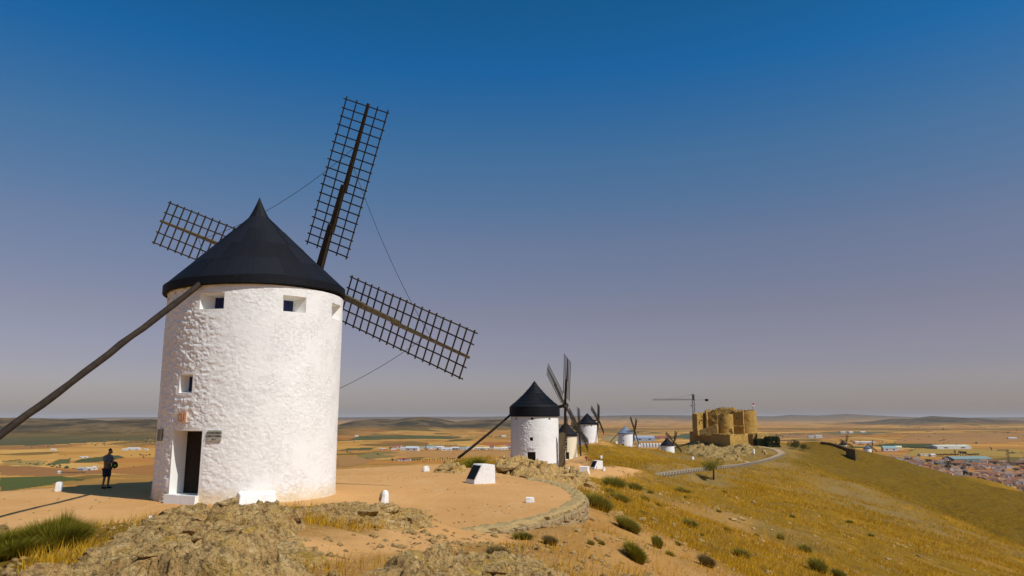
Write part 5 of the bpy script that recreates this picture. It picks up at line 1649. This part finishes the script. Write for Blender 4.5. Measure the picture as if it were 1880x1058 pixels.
def leaf_cloud(seed, rx, ry, rz, n, size, clumps=14):
    rng = np.random.default_rng(seed)
    c = rng.normal(0, 1, (clumps, 3)); c /= np.linalg.norm(c, axis=1)[:, None]; c *= rng.uniform(.25, .85, (clumps, 1)); c[:, 2] = np.abs(c[:, 2]) * 1.1 - .35
    cr = rng.uniform(.28, .5, clumps)
    k = rng.integers(0, clumps, n)
    d = rng.normal(0, 1, (n, 3)); d /= np.linalg.norm(d, axis=1)[:, None]
    p = c[k] + d * (cr[k] * rng.uniform(.35, 1.0, n) ** .5)[:, None]
    p = p * np.array([rx, ry, rz])
    u = rng.normal(0, 1, (n, 3)); u /= np.linalg.norm(u, axis=1)[:, None]
    w = np.cross(u, rng.normal(0, 1, (n, 3))); w /= np.linalg.norm(w, axis=1)[:, None]
    s = size * rng.uniform(.6, 1.3, (n, 1))
    V = np.stack([p - u * s, p + w * s * .6, p + u * s, p - w * s * .6], 1).reshape(-1, 3)
    return V, np.arange(4 * n).reshape(-1, 4)

TREES = {}
def tree(name, loc, w, h, label, cat='tree', group=None, seed=1, mat='tree', n=900, trunk=True, share=None, leaf=.05):
    root = empty(name, loc, label, cat, group)
    key = share or (seed, mat, n)
    if key not in TREES:
        V, Q = leaf_cloud(seed, 1, 1, 1, n, leaf)
        mb = MB()
        mb.tube([(0, 0, -.15), (.02, 0, .35), (.0, .03, .75)], [.05, .038, .02], 7)
        for a in (0.3, 2.3, 4.4): mb.tube([(.015, 0, .42), (.25 * math.cos(a), .25 * math.sin(a), .78)], [.022, .010], 5)
        TREES[key] = (np_mesh('crown', V, Q, M[mat], False), mb.mesh('trunk', M['trunk'], True))
    cm, tm = TREES[key]
    if trunk:
        t = link('trunk', tm, root); t.scale = (h, h, h)
        c = link('crown', cm, root); c.scale = (w / 2, w / 2, h * .40); c.location = (0, 0, h * .64)
    else:
        c = link('crown', cm, root); c.scale = (w / 2, w / 2, h * .55); c.location = (0, 0, h * .42)
    return root
p = hit(1310, 880); k = p.y / F
tree('small_tree', p, 44 * k, 40 * k, 'thin-crowned small tree standing alone below the ridge road', seed=5, n=2000, leaf=.055, mat='bush')
p = at(1462, 834, 470); p.z = gz(p.x, p.y); k = p.y / F
tree('round_bush', p, 30 * k, 22 * k, 'dark round leafy bush on the ridge right of the castle', 'bush', seed=6, n=1600, trunk=False)
p = at(1479, 835, 468); p.z = gz(p.x, p.y)
tree('round_bush', p, 24 * k, 16 * k, 'smaller round bush touching the dark bush right of the castle', 'bush', seed=7, n=1200, trunk=False)
def hedge(pl, top, bot, Y, label, seed):
    x0, x1 = at(pl[0], 815, Y).x, at(pl[1], 815, Y).x
    z0, z1 = at(pl[0], bot, Y).z, at(pl[0], top, Y).z
    rng = np.random.default_rng(seed)
    n = 2600; d = 7.0
    f = rng.integers(0, 3, n)
    a, b = rng.uniform(0, 1, n), rng.uniform(0, 1, n)
    x = np.where(f == 1, np.where(a > .5, 1, 0), a); yv = np.where(f == 0, 0, b); z = np.where(f == 2, 1, np.where(f == 0, b, a if False else rng.uniform(0, 1, n)))
    p = np.stack([x * (x1 - x0), yv * d, z * (z1 - z0)], -1) + rng.normal(0, .25, (n, 3))
    u = rng.normal(0, 1, (n, 3)); u /= np.linalg.norm(u, axis=1)[:, None]; w = np.cross(u, rng.normal(0, 1, (n, 3))); w /= np.linalg.norm(w, axis=1)[:, None]
    s = .55
    V = np.stack([p - u * s, p + w * s * .7, p + u * s, p - w * s * .7], 1).reshape(-1, 3)
    o = link('hedge', np_mesh('hedge', V, np.arange(4 * n).reshape(-1, 4), M['tree'], False), None, (x0, Y, z0))
    tag(o, label, 'hedge', 'clipped hedges by the castle')
hedge((1411, 1431), 804, 825, 470, 'tall dark clipped hedge block right of the castle gate tower', 3)
hedge((1392, 1411), 808, 820, 482, 'lower green hedge against the castle gate tower', 4)
for i, (px, py, w, h, lab) in enumerate([(1384, 833, 1.0, 2.4, 'white gate post beside the road below the castle'), (1397, 822, 6, .7, 'long pale low wall below the castle gate'), (1403, 830, 2.6, 1.2, 'pale boulder block by the roadside below the castle'), (1406, 834, 2.0, 1.0, 'second pale boulder by the roadside below the castle')]):
    block('low_block', px, py, w, 1.0, h, .5, lab, .9, 'white_paint' if i == 0 else 'cap', 'block', None, seed=30 + i)

# dry grass over the slope and between the rocks: nobody could count it
def grass():
    rng = np.random.default_rng(77)
    n = 90000
    r = 8 * (230 / 8) ** rng.uniform(0, 1, n) ** .8
    a = np.radians(rng.uniform(-32, 37, n))
    x, y = r * np.sin(a), r * np.cos(a)
    r2 = 150 * (430 / 150) ** rng.uniform(0, 1, 26000); a2 = np.radians(rng.uniform(3, 37, 26000))
    x, y, r = np.concatenate([x, r2 * np.sin(a2)]), np.concatenate([y, r2 * np.cos(a2)]), np.concatenate([r, r2])
    n = len(x)
    keep = poly_sd(x, y, PLATFORM) < -.7
    keep &= seg_dist(x, y, PATH) > 1.2
    bare = poly_sd(x, y, [(-3, 7), (6, 9), (9, 16), (9.5, 26), (7.6, 36), (5.5, 44), (2.7, 38), (2.7, 28), (.6, 23), (-2.2, 20), (-4.5, 10)])
    keep &= (bare < 0) | (rng.uniform(0, 1, n) < .10)
    keep &= seg_dist(x, y, [p[:2] for p in ROADW]) > 4
    keep &= poly_sd(x, y, TERRACE) < 0
    keep &= (fbm(x / 7, y / 7, oct=3, seed=78) + rng.normal(0, .25, n)) > -.02
    for m in ('m2', 'm3'): keep &= np.hypot(x - MILLS[m][0], y - MILLS[m][1]) > 5
    x, y, r = x[keep], y[keep], r[keep]
    nb = 5
    x = np.repeat(x, nb) + rng.normal(0, .06, len(x) * nb) * np.repeat(1 + r / 30, nb); y = np.repeat(y, nb) + rng.normal(0, .06, len(r) * nb) * np.repeat(1 + r / 30, nb); r = np.repeat(r, nb)
    z = ground(x, y)
    h = rng.uniform(.10, .30, len(x)) * np.clip(.7 + r / 90, .7, 2.6)
    w = np.clip(.004 + r * .00022, .004, .08)
    th = rng.uniform(0, 2 * np.pi, len(x))
    lx, ly = rng.normal(.25, .35, len(x)) * h, rng.normal(-.1, .35, len(x)) * h
    V = np.stack([np.stack([x - np.cos(th) * w, y - np.sin(th) * w, z - .02], -1), np.stack([x + np.cos(th) * w, y + np.sin(th) * w, z - .02], -1), np.stack([x + lx, y + ly, z + h], -1)], 1).reshape(-1, 3)
    o = link('dry_grass', np_mesh('dry_grass', V, np.arange(len(V)).reshape(-1, 3), M['straw'], False))
    tag(o, 'thin straw-coloured dry grass over the hillside', 'grass', kind='stuff')
grass()

def gravel():
    rng = np.random.default_rng(5)
    n = 14000
    r = 6.5 * (140 / 6.5) ** rng.uniform(0, 1, n)
    a = np.radians(rng.uniform(-34, 36, n))
    x, y = r * np.sin(a), r * np.cos(a)
    sd = poly_sd(x, y, PLATFORM)
    keep = (sd < -.4) | (rng.uniform(0, 1, n) < .5 * (fbm(x / 3, y / 3, oct=2, seed=4) > .0))
    keep &= (np.hypot(x - MILLS['m1'][0], y - MILLS['m1'][1]) > 3.7) & (seg_dist(x, y, [p[:2] for p in ROADW]) > 3.5)
    keep &= (fbm(x / 5, y / 5, oct=3, seed=79) + rng.normal(0, .2, n)) > -.05
    x, y, r = x[keep], y[keep], r[keep]; n = len(x)
    z = ground(x, y)
    s = rng.lognormal(-3.3, .55, n) * np.clip(.55 + r / 28, .6, 4.0)
    s = np.where(sd[keep] > 0, np.minimum(s, .05), s)
    O = np.array([(1, 0, 0), (-.3, .95, 0), (-.8, -.7, 0), (.2, .1, .62), (.5, -.9, .1), (0, 0, -.4)])
    P_ = O[None] * (1 + rng.uniform(-.3, .3, (n, 6, 3)))
    th = rng.uniform(0, 2 * np.pi, n); c, q = np.cos(th)[:, None], np.sin(th)[:, None]
    V = np.stack([(P_[..., 0] * c - P_[..., 1] * q) * s[:, None] + x[:, None], (P_[..., 0] * q + P_[..., 1] * c) * s[:, None] + y[:, None], P_[..., 2] * s[:, None] + z[:, None]], -1).reshape(-1, 3)
    T = np.array([(0, 1, 3), (1, 2, 3), (2, 4, 3), (4, 0, 3), (1, 0, 5), (2, 1, 5), (4, 2, 5), (0, 4, 5)])
    T = (np.arange(n)[:, None, None] * 6 + T[None]).reshape(-1, 3)
    o = link('loose_stones', np_mesh('loose_stones', V, T, M['rock'], False))
    tag(o, 'loose pebbles and small stones strewn over the earth', 'gravel', kind='stuff')
gravel()
def slope_stones():
    rng = random.Random(12)
    ms = [rock_mesh(400 + k, 1, 1, 1) for k in range(6)]
    for m in ms: m.materials.append(M['rock'])
    for i, (px, py, w) in enumerate(sorted([(1135, 945, 22), (1150, 955, 20), (1165, 962, 16), (1178, 955, 18), (1185, 968, 12), (1120, 930, 14), (1260, 925, 18), (1240, 930, 12), (1355, 958, 14), (1345, 955, 18), (1250, 1000, 14), (1258, 1010, 10), (1240, 990, 16), (1395, 992, 16), (1405, 995, 12), (1410, 1052, 18), (1340, 1000, 10), (1190, 1058, 26), (1085, 955, 18), (1345, 1025, 10), (1380, 1020, 12), (1300, 1012, 8)])):
        p = hit(px, py); k = p.y / F
        o = link('boulder', rng.choice(ms), None, (p.x, p.y, p.z + .04))
        s = w * k * .8
        o.scale = (s, s * rng.uniform(.5, .9), s * rng.uniform(.25, .45)); o.rotation_euler = (rng.uniform(-.3, .3), rng.uniform(-.3, .3), rng.uniform(0, 3))
        tag(o, ORD[i] + ' from the left of the pale stones lying half buried on the hillside', 'stone', 'stones on the hillside')
slope_stones()

# ------------------------------------------------------------------ the plain: town, sheds, farms, trees
def house_mesh(w, d, h, roof, wall, rh, hip=False, chim=True):
    mb = MB(); mb.mi = 0
    mb.prism([(-w / 2, -d / 2), (w / 2, -d / 2), (w / 2, d / 2), (-w / 2, d / 2)], -1.5, h)
    mb.add([(-w / 2, -d / 2, h), (-w / 2, d / 2, h), (-w / 2, 0, h + rh), (w / 2, -d / 2, h), (w / 2, d / 2, h), (w / 2, 0, h + rh)], [(0, 2, 1), (3, 4, 5)])
    mb.mi = 1
    e = .35; t = .22
    for sy in (-1, 1):
        ys = sy * (d / 2 + e); z0 = h - rh * e / (d / 2)
        a = [(-w / 2 - e, ys, z0), (w / 2 + e, ys, z0), (w / 2 + e, 0, h + rh), (-w / 2 - e, 0, h + rh)]
        b = [(x, y, z + t) for x, y, z in a]
        if sy > 0: a, b = a[::-1], b[::-1]
        mb.hexa(a + b)
    mb.mi = 2
    for sx in (-.25, .25):
        for sy in (-1, 1): mb.box((sx * w, sy * (d / 2 + .02), h * .5), (w * .12, .12, h * .34))
    if chim: mb.mi = 0; mb.box((w * .22, d * .12, h + rh), (.8, .8, 1.8))
    return mb.mesh('house', [wall, roof, M['dark']])
RT = [simple('roof_tiles_%d' % i, c, .9, .25, .35) for i, c in enumerate([(.26, .105, .05), (.32, .15, .075), (.22, .10, .06), (.36, .21, .12), (.28, .19, .14)])]
WL = [simple('house_wall_%d' % i, c, .9, .06, .4) for i, c in enumerate([(.80, .77, .72), (.62, .50, .36), (.74, .66, .54), (.44, .30, .20)])]
HM = [house_mesh(w, d, h, RT[i % 5], WL[j], rh) for i, (w, d, h, j, rh) in enumerate([(14, 9, 5.5, 0, 2.2), (18, 10, 6, 0, 2.4), (11, 8, 5, 1, 2), (20, 9, 4, 2, 2), (13, 11, 7, 0, 2.6), (16, 8, 5, 3, 2), (24, 11, 5, 1, 2.4), (10, 9, 6.5, 2, 2)])]
HD = ['white house with brown-red tiled roof', 'long white house with pale orange roof', 'small ochre house with dark red roof', 'long low cream house with tan roof', 'tall white house with greyish roof', 'brown house with brick-red roof', 'very long ochre house with light red roof', 'small tall cream house with dark roof']
def town():
    rng = random.Random(21)
    n = 0; tries = 0
    placed = []
    while n < 265 and tries < 9000:
        tries += 1
        px = rng.uniform(1600, 1985); py = rng.uniform(842, 925)
        lim = 838 + (px - 1600) * .02
        top = np.interp(px, [1600, 1680, 1760, 1880, 1990], [832, 846, 852, 850, 848])
        bot = np.interp(px, [1600, 1680, 1760, 1880, 1990], [846, 870, 890, 918, 935])
        if not top < py < bot: continue
        p = onz(px, py, PLAIN)
        if any((p.x - q[0]) ** 2 + (p.y - q[1]) ** 2 < 14.5 ** 2 for q in placed): continue
        placed.append((p.x, p.y))
        z = gz(p.x, p.y)
        if z > PLAIN + 25: continue
        o = link('house', rng.choice(HM), None, (p.x, p.y, z))
        o.rotation_euler.z = R(-28) + rng.choice((0, math.pi / 2)) + rng.uniform(-.12, .12)
        s = rng.uniform(.85, 1.15); o.scale = (s, s, rng.uniform(.85, 1.25))
        tag(o, HD[HM.index(o.data)] + (' in the near rows of the town' if p.y < 1120 else ' in the middle of the town' if p.y < 1400 else ' on the far side of the town'), 'house', 'houses of the town')
        n += 1
    for i in range(46):
        px = rng.uniform(1640, 1960); top = np.interp(px, [1600, 1680, 1760, 1880, 1990], [834, 846, 852, 850, 848]); bot = np.interp(px, [1600, 1680, 1760, 1880, 1990], [846, 870, 890, 918, 935])
        p = onz(px, rng.uniform(top, bot), PLAIN); p.z = gz(p.x, p.y)
        if p.z > PLAIN + 25: continue
        tree('town_tree', p, rng.uniform(9, 18), rng.uniform(7, 13), 'dark green tree among the houses of the town', group='trees in the town', seed=60 + i % 4, mat='treefar', n=260, leaf=.13, share='tt%d' % (i % 4))
town()

SHEDM = {}
def shed(px, py, wpx, hpx, roof, wall, label, rz=0.0, deep=None, cat='shed', group='sheds on the plain', name='shed', rh=.35):
    p = onz(px, py, PLAIN); k = p.y / F
    p.z = gz(p.x, p.y)
    w, h = wpx * k, hpx * k
    d = deep or max(9.0, w * .45)
    mb_mats = []
    for c in (wall, roof):
        if c not in SHEDM: SHEDM[c] = simple('shed_paint_%d' % len(SHEDM), c, .7, .12, .2)
        mb_mats.append(SHEDM[c])
    me = house_mesh(w, d, h * (1 - rh), mb_mats[1], mb_mats[0], h * rh, chim=False)
    o = link(name, me, None, p); o.rotation_euler.z = rz
    return tag(o, label, cat, group)
W_, G_, RD, TL, GR, CR = (.56, .53, .49), (.36, .36, .36), (.30, .085, .06), (.20, .30, .30), (.24, .28, .24), (.60, .52, .36)
ind = [(700, 826.5, 5, 3, W_, G_), (706, 827, 4, 3, W_, RD), (722, 827, 10, 6, RD, W_), (731, 825, 13, 7, RD, W_), (741, 828, 12, 5.5, G_, W_), (757, 829, 24, 8, (.48, .52, .56), W_), (775, 826, 16, 4.5, GR, CR), (791, 826, 17, 6.5, TL, W_), (808, 826, 14, 6, W_, W_), (820, 828, 20, 5, (.5, .52, .55), W_), (836, 827, 15, 5.5, W_, G_), (851, 827, 12, 5, TL, W_), (863, 826, 13, 5, G_, W_), (879, 826.5, 14, 4.5, W_, W_), (893, 826, 12, 4.5, CR, W_), (903, 825, 9, 6.5, RD, W_), (914, 827, 13, 4.5, W_, CR), (926, 826.5, 12, 5, W_, W_), (936, 823.5, 12, 7, RD, W_), (948, 827, 14, 5, G_, W_)]
for i, (px, py, w, h, rf, wa) in enumerate(ind):
    shed(px, py, w, h, rf, wa, ORD[i] + ' building from the left in the row of sheds beyond the terrace', rz=R(8 * ((i * 37) % 5 - 2)), group='sheds of the roadside estate')
for px, py, w, h, rf, wa, lab in [
    (742, 829 + 18, 22, 5, RD, W_, 'long red-roofed farmhouse beside the tree row'),
    (150, 862, 12, 5.5, G_, G_, 'dark grey farm shed left of the standing person'), (163, 861.5, 14, 5, W_, W_, 'white farmhouse left of the standing person'), (174, 861, 6, 6.5, W_, W_, 'small white farm tower left of the standing person'), (109, 868, 3, 5, W_, W_, 'tiny white hut on the plain above the marker stone'),
    (98, 829, 9, 3.5, CR, W_, 'pale farm building on the far left plain'), (150, 841, 4, 3, W_, W_, 'first tiny white hut in the green field, leftmost of three'), (154.5, 840.5, 3, 3, W_, W_, 'second tiny white hut in the green field, middle of three'), (159, 840.5, 3, 3, W_, W_, 'third tiny white hut in the green field, rightmost of three'),
    (229, 828.5, 8, 3, W_, W_, 'white farm building above the standing person'), (246, 827.5, 22, 4, (.55, .6, .62), W_, 'long white farm hall left of the big mill'), (268, 828, 8, 2.5, W_, W_, 'small white farm block close to the big mill'),
    (655, 803, 6, 2.5, W_, W_, 'white barn by the green field right of the big mill'), (925, 804, 8, 3, W_, W_, 'pale barn left of the second mill'),
    (1182, 809.5, 36, 9, (.30, .34, .42), (.28, .32, .40), 'large blue-grey industrial hall behind the blue-roofed mill'), (1215, 806, 26, 5, RD, (.4, .2, .12), 'low red-brown hall right of the blue-grey hall'),
    (1742, 824, 66, 7, (.52, .52, .42), W_, 'long pale-roofed hall on the plain above the town'), (1776, 850, 72, 11, (.20, .27, .25), (.14, .20, .20), 'very long blue-green roofed hall at the edge of the town'),
    (1633, 829, 24, 9, (.22, .34, .36), W_, 'teal-roofed hall left of the town'), (1649, 826, 12, 7, (.55, .50, .30), CR, 'cream hall beside the teal-roofed hall'), (1712, 839, 9, 5, W_, W_, 'white shed front in the field above the town'), (1697, 838, 20, 4.5, (.36, .28, .18), CR, 'long tan shed in the field above the town'),
    (1586, 814, 34, 3.5, W_, W_, 'long low white hall behind the far spur'), (1548, 797, 10, 3.5, G_, W_, 'grey farm shed far right of the castle'), (1562, 796.5, 8, 3, W_, W_, 'white farm shed far right of the castle'), (1584, 795, 9, 2.5, W_, W_, 'lone white shed on the far right plain'), (1490, 804.5, 12, 4, (.25, .3, .3), W_, 'grey sheds cluster, left one, right of the castle'), (1503, 805, 12, 4.5, G_, W_, 'grey sheds cluster, right one, right of the castle'), (1858, 806.5, 14, 3, W_, W_, 'faint white farm on the plain at the far right')]:
    shed(px, py, w, h, rf, wa, lab, rz=R((px * 7) % 15 - 7), group='farm buildings on the plain', cat='farm building', name='farm_building')
def silos():
    m = simple('silo_metal', (.55, .58, .60), .45, .06, .5, .4, .3)
    mb = MB(); mb.lathe([(1, -.3), (1, 1.5), (.85, 1.78), (.5, 1.98), (0, 2.05)], 20)
    me = mb.mesh('silo', m, True)
    for i in range(8):
        p = onz(1172 + 5.6 * i, 822.5, PLAIN); p.z = gz(p.x, p.y); k = p.y / F
        o = link('silo', me, None, p); o.scale = (2.4 * k, 2.4 * k, 3.6 * k)
        tag(o, ORD[i] + ' pale metal silo from the left in the row behind the blue-roofed mill', 'silo', 'row of silos on the plain')
silos()
TG = 'trees on the plain'
def far_tree(px, py, w, h, label, i, group=TG):
    p = onz(px, py, PLAIN); p.z = gz(p.x, p.y); k = p.y / F
    tree('far_tree', p, w * k, h * k, label, group=group, seed=70 + i % 3, mat='treefar', n=240, leaf=.13, share='ft%d' % (i % 3), trunk=True)
rng = random.Random(31)
for i in range(22):
    far_tree(752 + i * 4.6 + rng.uniform(-.8, .8), 848.6 - i * .10, rng.uniform(2.6, 3.4), rng.uniform(4.5, 5.5) + (2 if i in (12, 13, 15) else 0), ORD[i] + ' small tree from the left in the row planted beyond the terrace', i, 'tree row beyond the terrace')
for i, (px, py, w, h) in enumerate([(720, 849.5, 6, 8), (741, 849.5, 7, 8)]): far_tree(px, py, w, h, ('dark tree at the left end of the tree row', 'dark tree beside the red-roofed farmhouse')[i], i)
for i in range(14): far_tree(782 + i * 4.4, 820.5 + rng.uniform(-.3, .3), 5.5, 3.2, ORD[i] + ' dark tree from the left behind the row of sheds', i, 'trees behind the roadside estate')
for i, (px, py, w, h) in enumerate([(716, 827.5, 7, 6), (784, 828.5, 6, 4.5), (803, 828.5, 6, 4), (832, 828, 7, 4), (650, 815, 3, 4)]): far_tree(px, py, w, h, ('dark tree at the left end of the row of sheds', 'dark tree in front of the teal-roofed shed', 'dark tree in front of the white shed', 'dark tree near the right of the row of sheds', 'lone tree in the fields right of the big mill')[i], i, 'single trees on the plain')
for i in range(9): far_tree(5 + i * 4, 849 - i * .3 + rng.uniform(-.5, .5), 5, 4, ORD[i] + ' olive bush from the left in the orchard at the far left', i, 'orchard at the far left')
for i, px in enumerate((257, 262, 268, 274)): far_tree(px, 838, 6, 5 if i in (0, 3) else 3.5, ORD[i] + ' dark tree from the left in the clump beside the big mill', i, 'tree clump left of the big mill')
for i in range(11): far_tree(112 + i * 4.3, 868.2 + rng.uniform(-.4, .4) - i * .1, 6, 3.2, ORD[i] + ' low dark shrub from the left near the white farmhouse', i, 'shrubs by the white farmhouse')
for i in range(16): far_tree(1656 + i * 3.6, 824.5 + rng.uniform(-.6, .6), 5, 4.5, ORD[i] + ' dark tree from the left in the belt beside the long pale hall', i, 'tree belt above the town')
for i in range(17): far_tree(1722 + i * 4.6, 839.5 + rng.uniform(-.4, .4), 8, 6 + (5 if i in (9, 10, 11) else 0), ORD[i] + ' dark tree from the left in the clump behind the long blue-green hall', i, 'dark tree clump above the town')
p = onz(1754, 838, PLAIN); k = p.y / F
tree('cypress_tree', p, 3.2 * k, 14 * k, 'narrow dark cypress rising from the tree clump above the town', seed=81, mat='treefar', n=260, leaf=.13)
def hedgerows():
    rng = np.random.default_rng(9)
    P0 = []
    for _ in range(110):
        px, py = rng.uniform(-60, 1960), 782 + 70 * rng.uniform(0, 1) ** 1.6
        p = onz(px, py, PLAIN); a = rng.choice([.42, -.65, 1.99, .92]) + rng.normal(0, .05); L = rng.uniform(80, 420)
        m = int(L / rng.uniform(8, 22)); t = rng.uniform(0, L, m)
        P0 += [(p.x + math.cos(a) * q, p.y + math.sin(a) * q) for q in t]
    for _ in range(260):
        p = onz(rng.uniform(-60, 1960), 780 + 80 * rng.uniform(0, 1) ** 1.5, PLAIN); P0.append((p.x, p.y))
    P0 = np.array(P0); P0 = P0[np.hypot(P0[:, 0] - 90, P0[:, 1] - 230) > 700]
    z = ground(P0[:, 0], P0[:, 1]); n = len(P0)
    ok = z < PLAIN + 12; P0, z = P0[ok], z[ok]; n = len(P0)
    B = np.array([(1, 0, .1), (.3, .9, .1), (-.8, .6, .1), (-.8, -.6, .1), (.3, -.9, .1), (.5, .3, .8), (-.4, .4, .9), (-.1, -.5, .75), (0, 0, 1.15)])
    s = rng.lognormal(.62, .35, (n, 1, 1)) * (.8 + np.hypot(P0[:, 0], P0[:, 1]) / 7000)[:, None, None]
    V = B[None] * (1 + rng.uniform(-.35, .35, (n, 9, 3))) * s + np.stack([P0[:, 0], P0[:, 1], z], -1)[:, None]
    T = np.array([(0, 1, 5), (1, 6, 5), (1, 2, 6), (2, 3, 6), (3, 7, 6), (3, 4, 7), (4, 0, 7), (0, 5, 7), (5, 6, 8), (6, 7, 8), (7, 5, 8)])
    o = link('field_scrub', np_mesh('field_scrub', V.reshape(-1, 3), (np.arange(n)[:, None, None] * 9 + T[None]).reshape(-1, 3), M['treefar'], True))
    tag(o, 'dark specks of scrub and hedgerow between the far fields', 'scrub', kind='stuff')
hedgerows()
crane(1852.5, 851, 1620, 826, (1834, 827.5), (1884, 833.5), 'brown tower crane over the houses of the town', (.10, .07, .04), 2.2)

# ------------------------------------------------------------------ the person
def skin(name, joints, edges, mat, parent, sub=2):
    me = bpy.data.meshes.new(name)
    me.from_pydata([j[:3] for j in joints], edges, [])
    o = bpy.data.objects.new(name, me); COL.objects.link(o)
    o.modifiers.new('skin', 'SKIN').use_smooth_shade = True
    sv = me.skin_vertices[0].data
    for i, j in enumerate(joints):
        rx = j[3]; ry = j[4] if len(j) > 4 else rx
        sv[i].radius = (rx, ry); sv[i].use_root = (i == 0)
    s = o.modifiers.new('sub', 'SUBSURF'); s.levels = sub; s.render_levels = sub
    dg = bpy.context.evaluated_depsgraph_get(); dg.update()
    m2 = bpy.data.meshes.new_from_object(o.evaluated_get(dg))
    bpy.data.objects.remove(o, do_unlink=True)
    m2.name = name; m2.materials.clear(); m2.materials.append(mat)
    m2.polygons.foreach_set('use_smooth', [True] * len(m2.polygons))
    return link(name, m2, parent)

def person():
    p = hit(193, 897)
    root = empty('person', p, 'person in grey T-shirt and dark shorts, head bowed, holding a backpack, in the mill\'s shadow', 'person')
    root.rotation_euler.z = R(-12)
    sk = simple('skin_tone', (.22, .115, .07), .7, .1, 20); sh = simple('grey_cotton', (.13, .14, .16), .95, .12, 18); so = simple('navy_cotton', (.022, .026, .045), .95, .2, 18)
    hr = simple('dark_hair', (.010, .008, .007), .8, .3, 40); bo = simple('dark_shoe', (.012, .011, .012), .7, .2, 30)
    J = []; E_ = []
    def add(par, *v):
        J.append(v)
        if par is not None: E_.append((par, len(J) - 1))
        return len(J) - 1
    pel = add(None, 0, 0, .93, .12, .14); bel = add(pel, .01, 0, 1.10, .11, .14); che = add(bel, -.01, 0, 1.32, .115, .16); nek = add(che, .03, 0, 1.45, .055)
    hd0 = add(nek, .085, 0, 1.53, .075, .07); hd1 = add(hd0, .12, 0, 1.60, .092, .082); hd2 = add(hd1, .10, 0, 1.675, .07, .07); fc = add(hd1, .195, 0, 1.545, .035, .04); add(fc, .222, 0, 1.55, .014)
    for s in (-1, 1):
        hip = add(pel, 0, .09 * s, .88, .095); kn = add(hip, .035 + .03 * s, .095 * s, .50, .058); an = add(kn, -.01 + .05 * s, .095 * s, .09, .04); he = add(an, -.03 + .05 * s, .095 * s, .045, .035); add(an, .16 + .05 * s, .105 * s, .035, .033)
        shd = add(che, .0, .19 * s, 1.37, .06); el = add(shd, .06, .235 * s, 1.09, .045); wr = add(el, .285, .12 * s, 1.12, .03)
        pm = add(wr, .345, .09 * s, 1.125, .03, .022)
        for k, (dy, ln) in enumerate(((-.03, .07), (-.01, .08), (.01, .075), (.03, .06))):
            f1 = add(pm, .345 + .045, (.09 + dy) * s, 1.125 - .01, .0095); add(f1, .345 + ln, (.09 + dy) * s - .012 * s, 1.10 - .012, .008)
        t1 = add(pm, .355, .05 * s, 1.14, .0105); add(t1, .385, .035 * s, 1.12, .009)
    skin('body', J, E_, sk, root)
    T = [(0, 0, .86, .135, .165), (.01, 0, 1.08, .135, .165), (-.015, 0, 1.30, .135, .18), (.015, 0, 1.43, .075, .085)]
    Te = [(0, 1), (1, 2), (2, 3)]
    for s in (-1, 1):
        T += [(.0, .20 * s, 1.37, .078), (.045, .235 * s, 1.19, .072)]; Te += [(2, len(T) - 2), (len(T) - 2, len(T) - 1)]
    skin('t_shirt', T, Te, sh, root)
    S = [(0, 0, .93, .135, .158)]; Se = []
    for s in (-1, 1):
        S += [(.0, .09 * s, .82, .118), (.03 + .03 * s, .095 * s, .47, .098)]; Se += [(0, len(S) - 2), (len(S) - 2, len(S) - 1)]
    skin('shorts', S, Se, so, root)
    skin('hair', [(.05, 0, 1.605, .075, .078), (.085, 0, 1.665, .088, .086), (.15, 0, 1.685, .055, .065)], [(0, 1), (1, 2)], hr, root)
    for s in (-1, 1): skin('shoe', [(-.05 + .05 * s, .095 * s, .05, .05), (.07 + .05 * s, .10 * s, .045, .05), (.19 + .05 * s, .105 * s, .035, .042)], [(0, 1), (1, 2)], bo, root, 1)
    c, q = math.cos(R(-12)), math.sin(R(-12))
    b = empty('backpack', (p.x + c * .44, p.y + q * .44, p.z + .80), 'black backpack with bright green pocket held in front of the person', 'backpack')
    b.rotation_euler = (0, R(-14), R(-12))
    bk = simple('black_nylon', (.010, .010, .011), .8, .2, 20); gn = simple('lime_nylon', (.14, .42, .012), .7, .15, 20)
    skin('pack_body', [(.0, 0, .06, .11, .15), (.0, 0, .24, .12, .16), (-.02, 0, .38, .085, .12)], [(0, 1), (1, 2)], bk, b)
    skin('front_pocket', [(.075, -.08, .12, .055, .075), (.075, -.08, .235, .05, .07)], [(0, 1)], gn, b)
    skin('side_pocket', [(-.07, -.11, .14, .035, .05), (-.07, -.11, .24, .03, .045)], [(0, 1)], gn, b)
    mb = MB(); mb.tube([(-.02, -.05, .44), (-.04, -.03, .50), (-.04, .03, .50), (-.02, .05, .44)], .013, 6); mb.build('handle', bk, b)
    for s in (-1, 1):
        mb = MB(); mb.tube([(-.07, .07 * s, .42), (-.15, .08 * s, .30), (-.16, .08 * s, .16), (-.09, .08 * s, .06)], .016, 6); mb.build('strap', bk, b)
person()
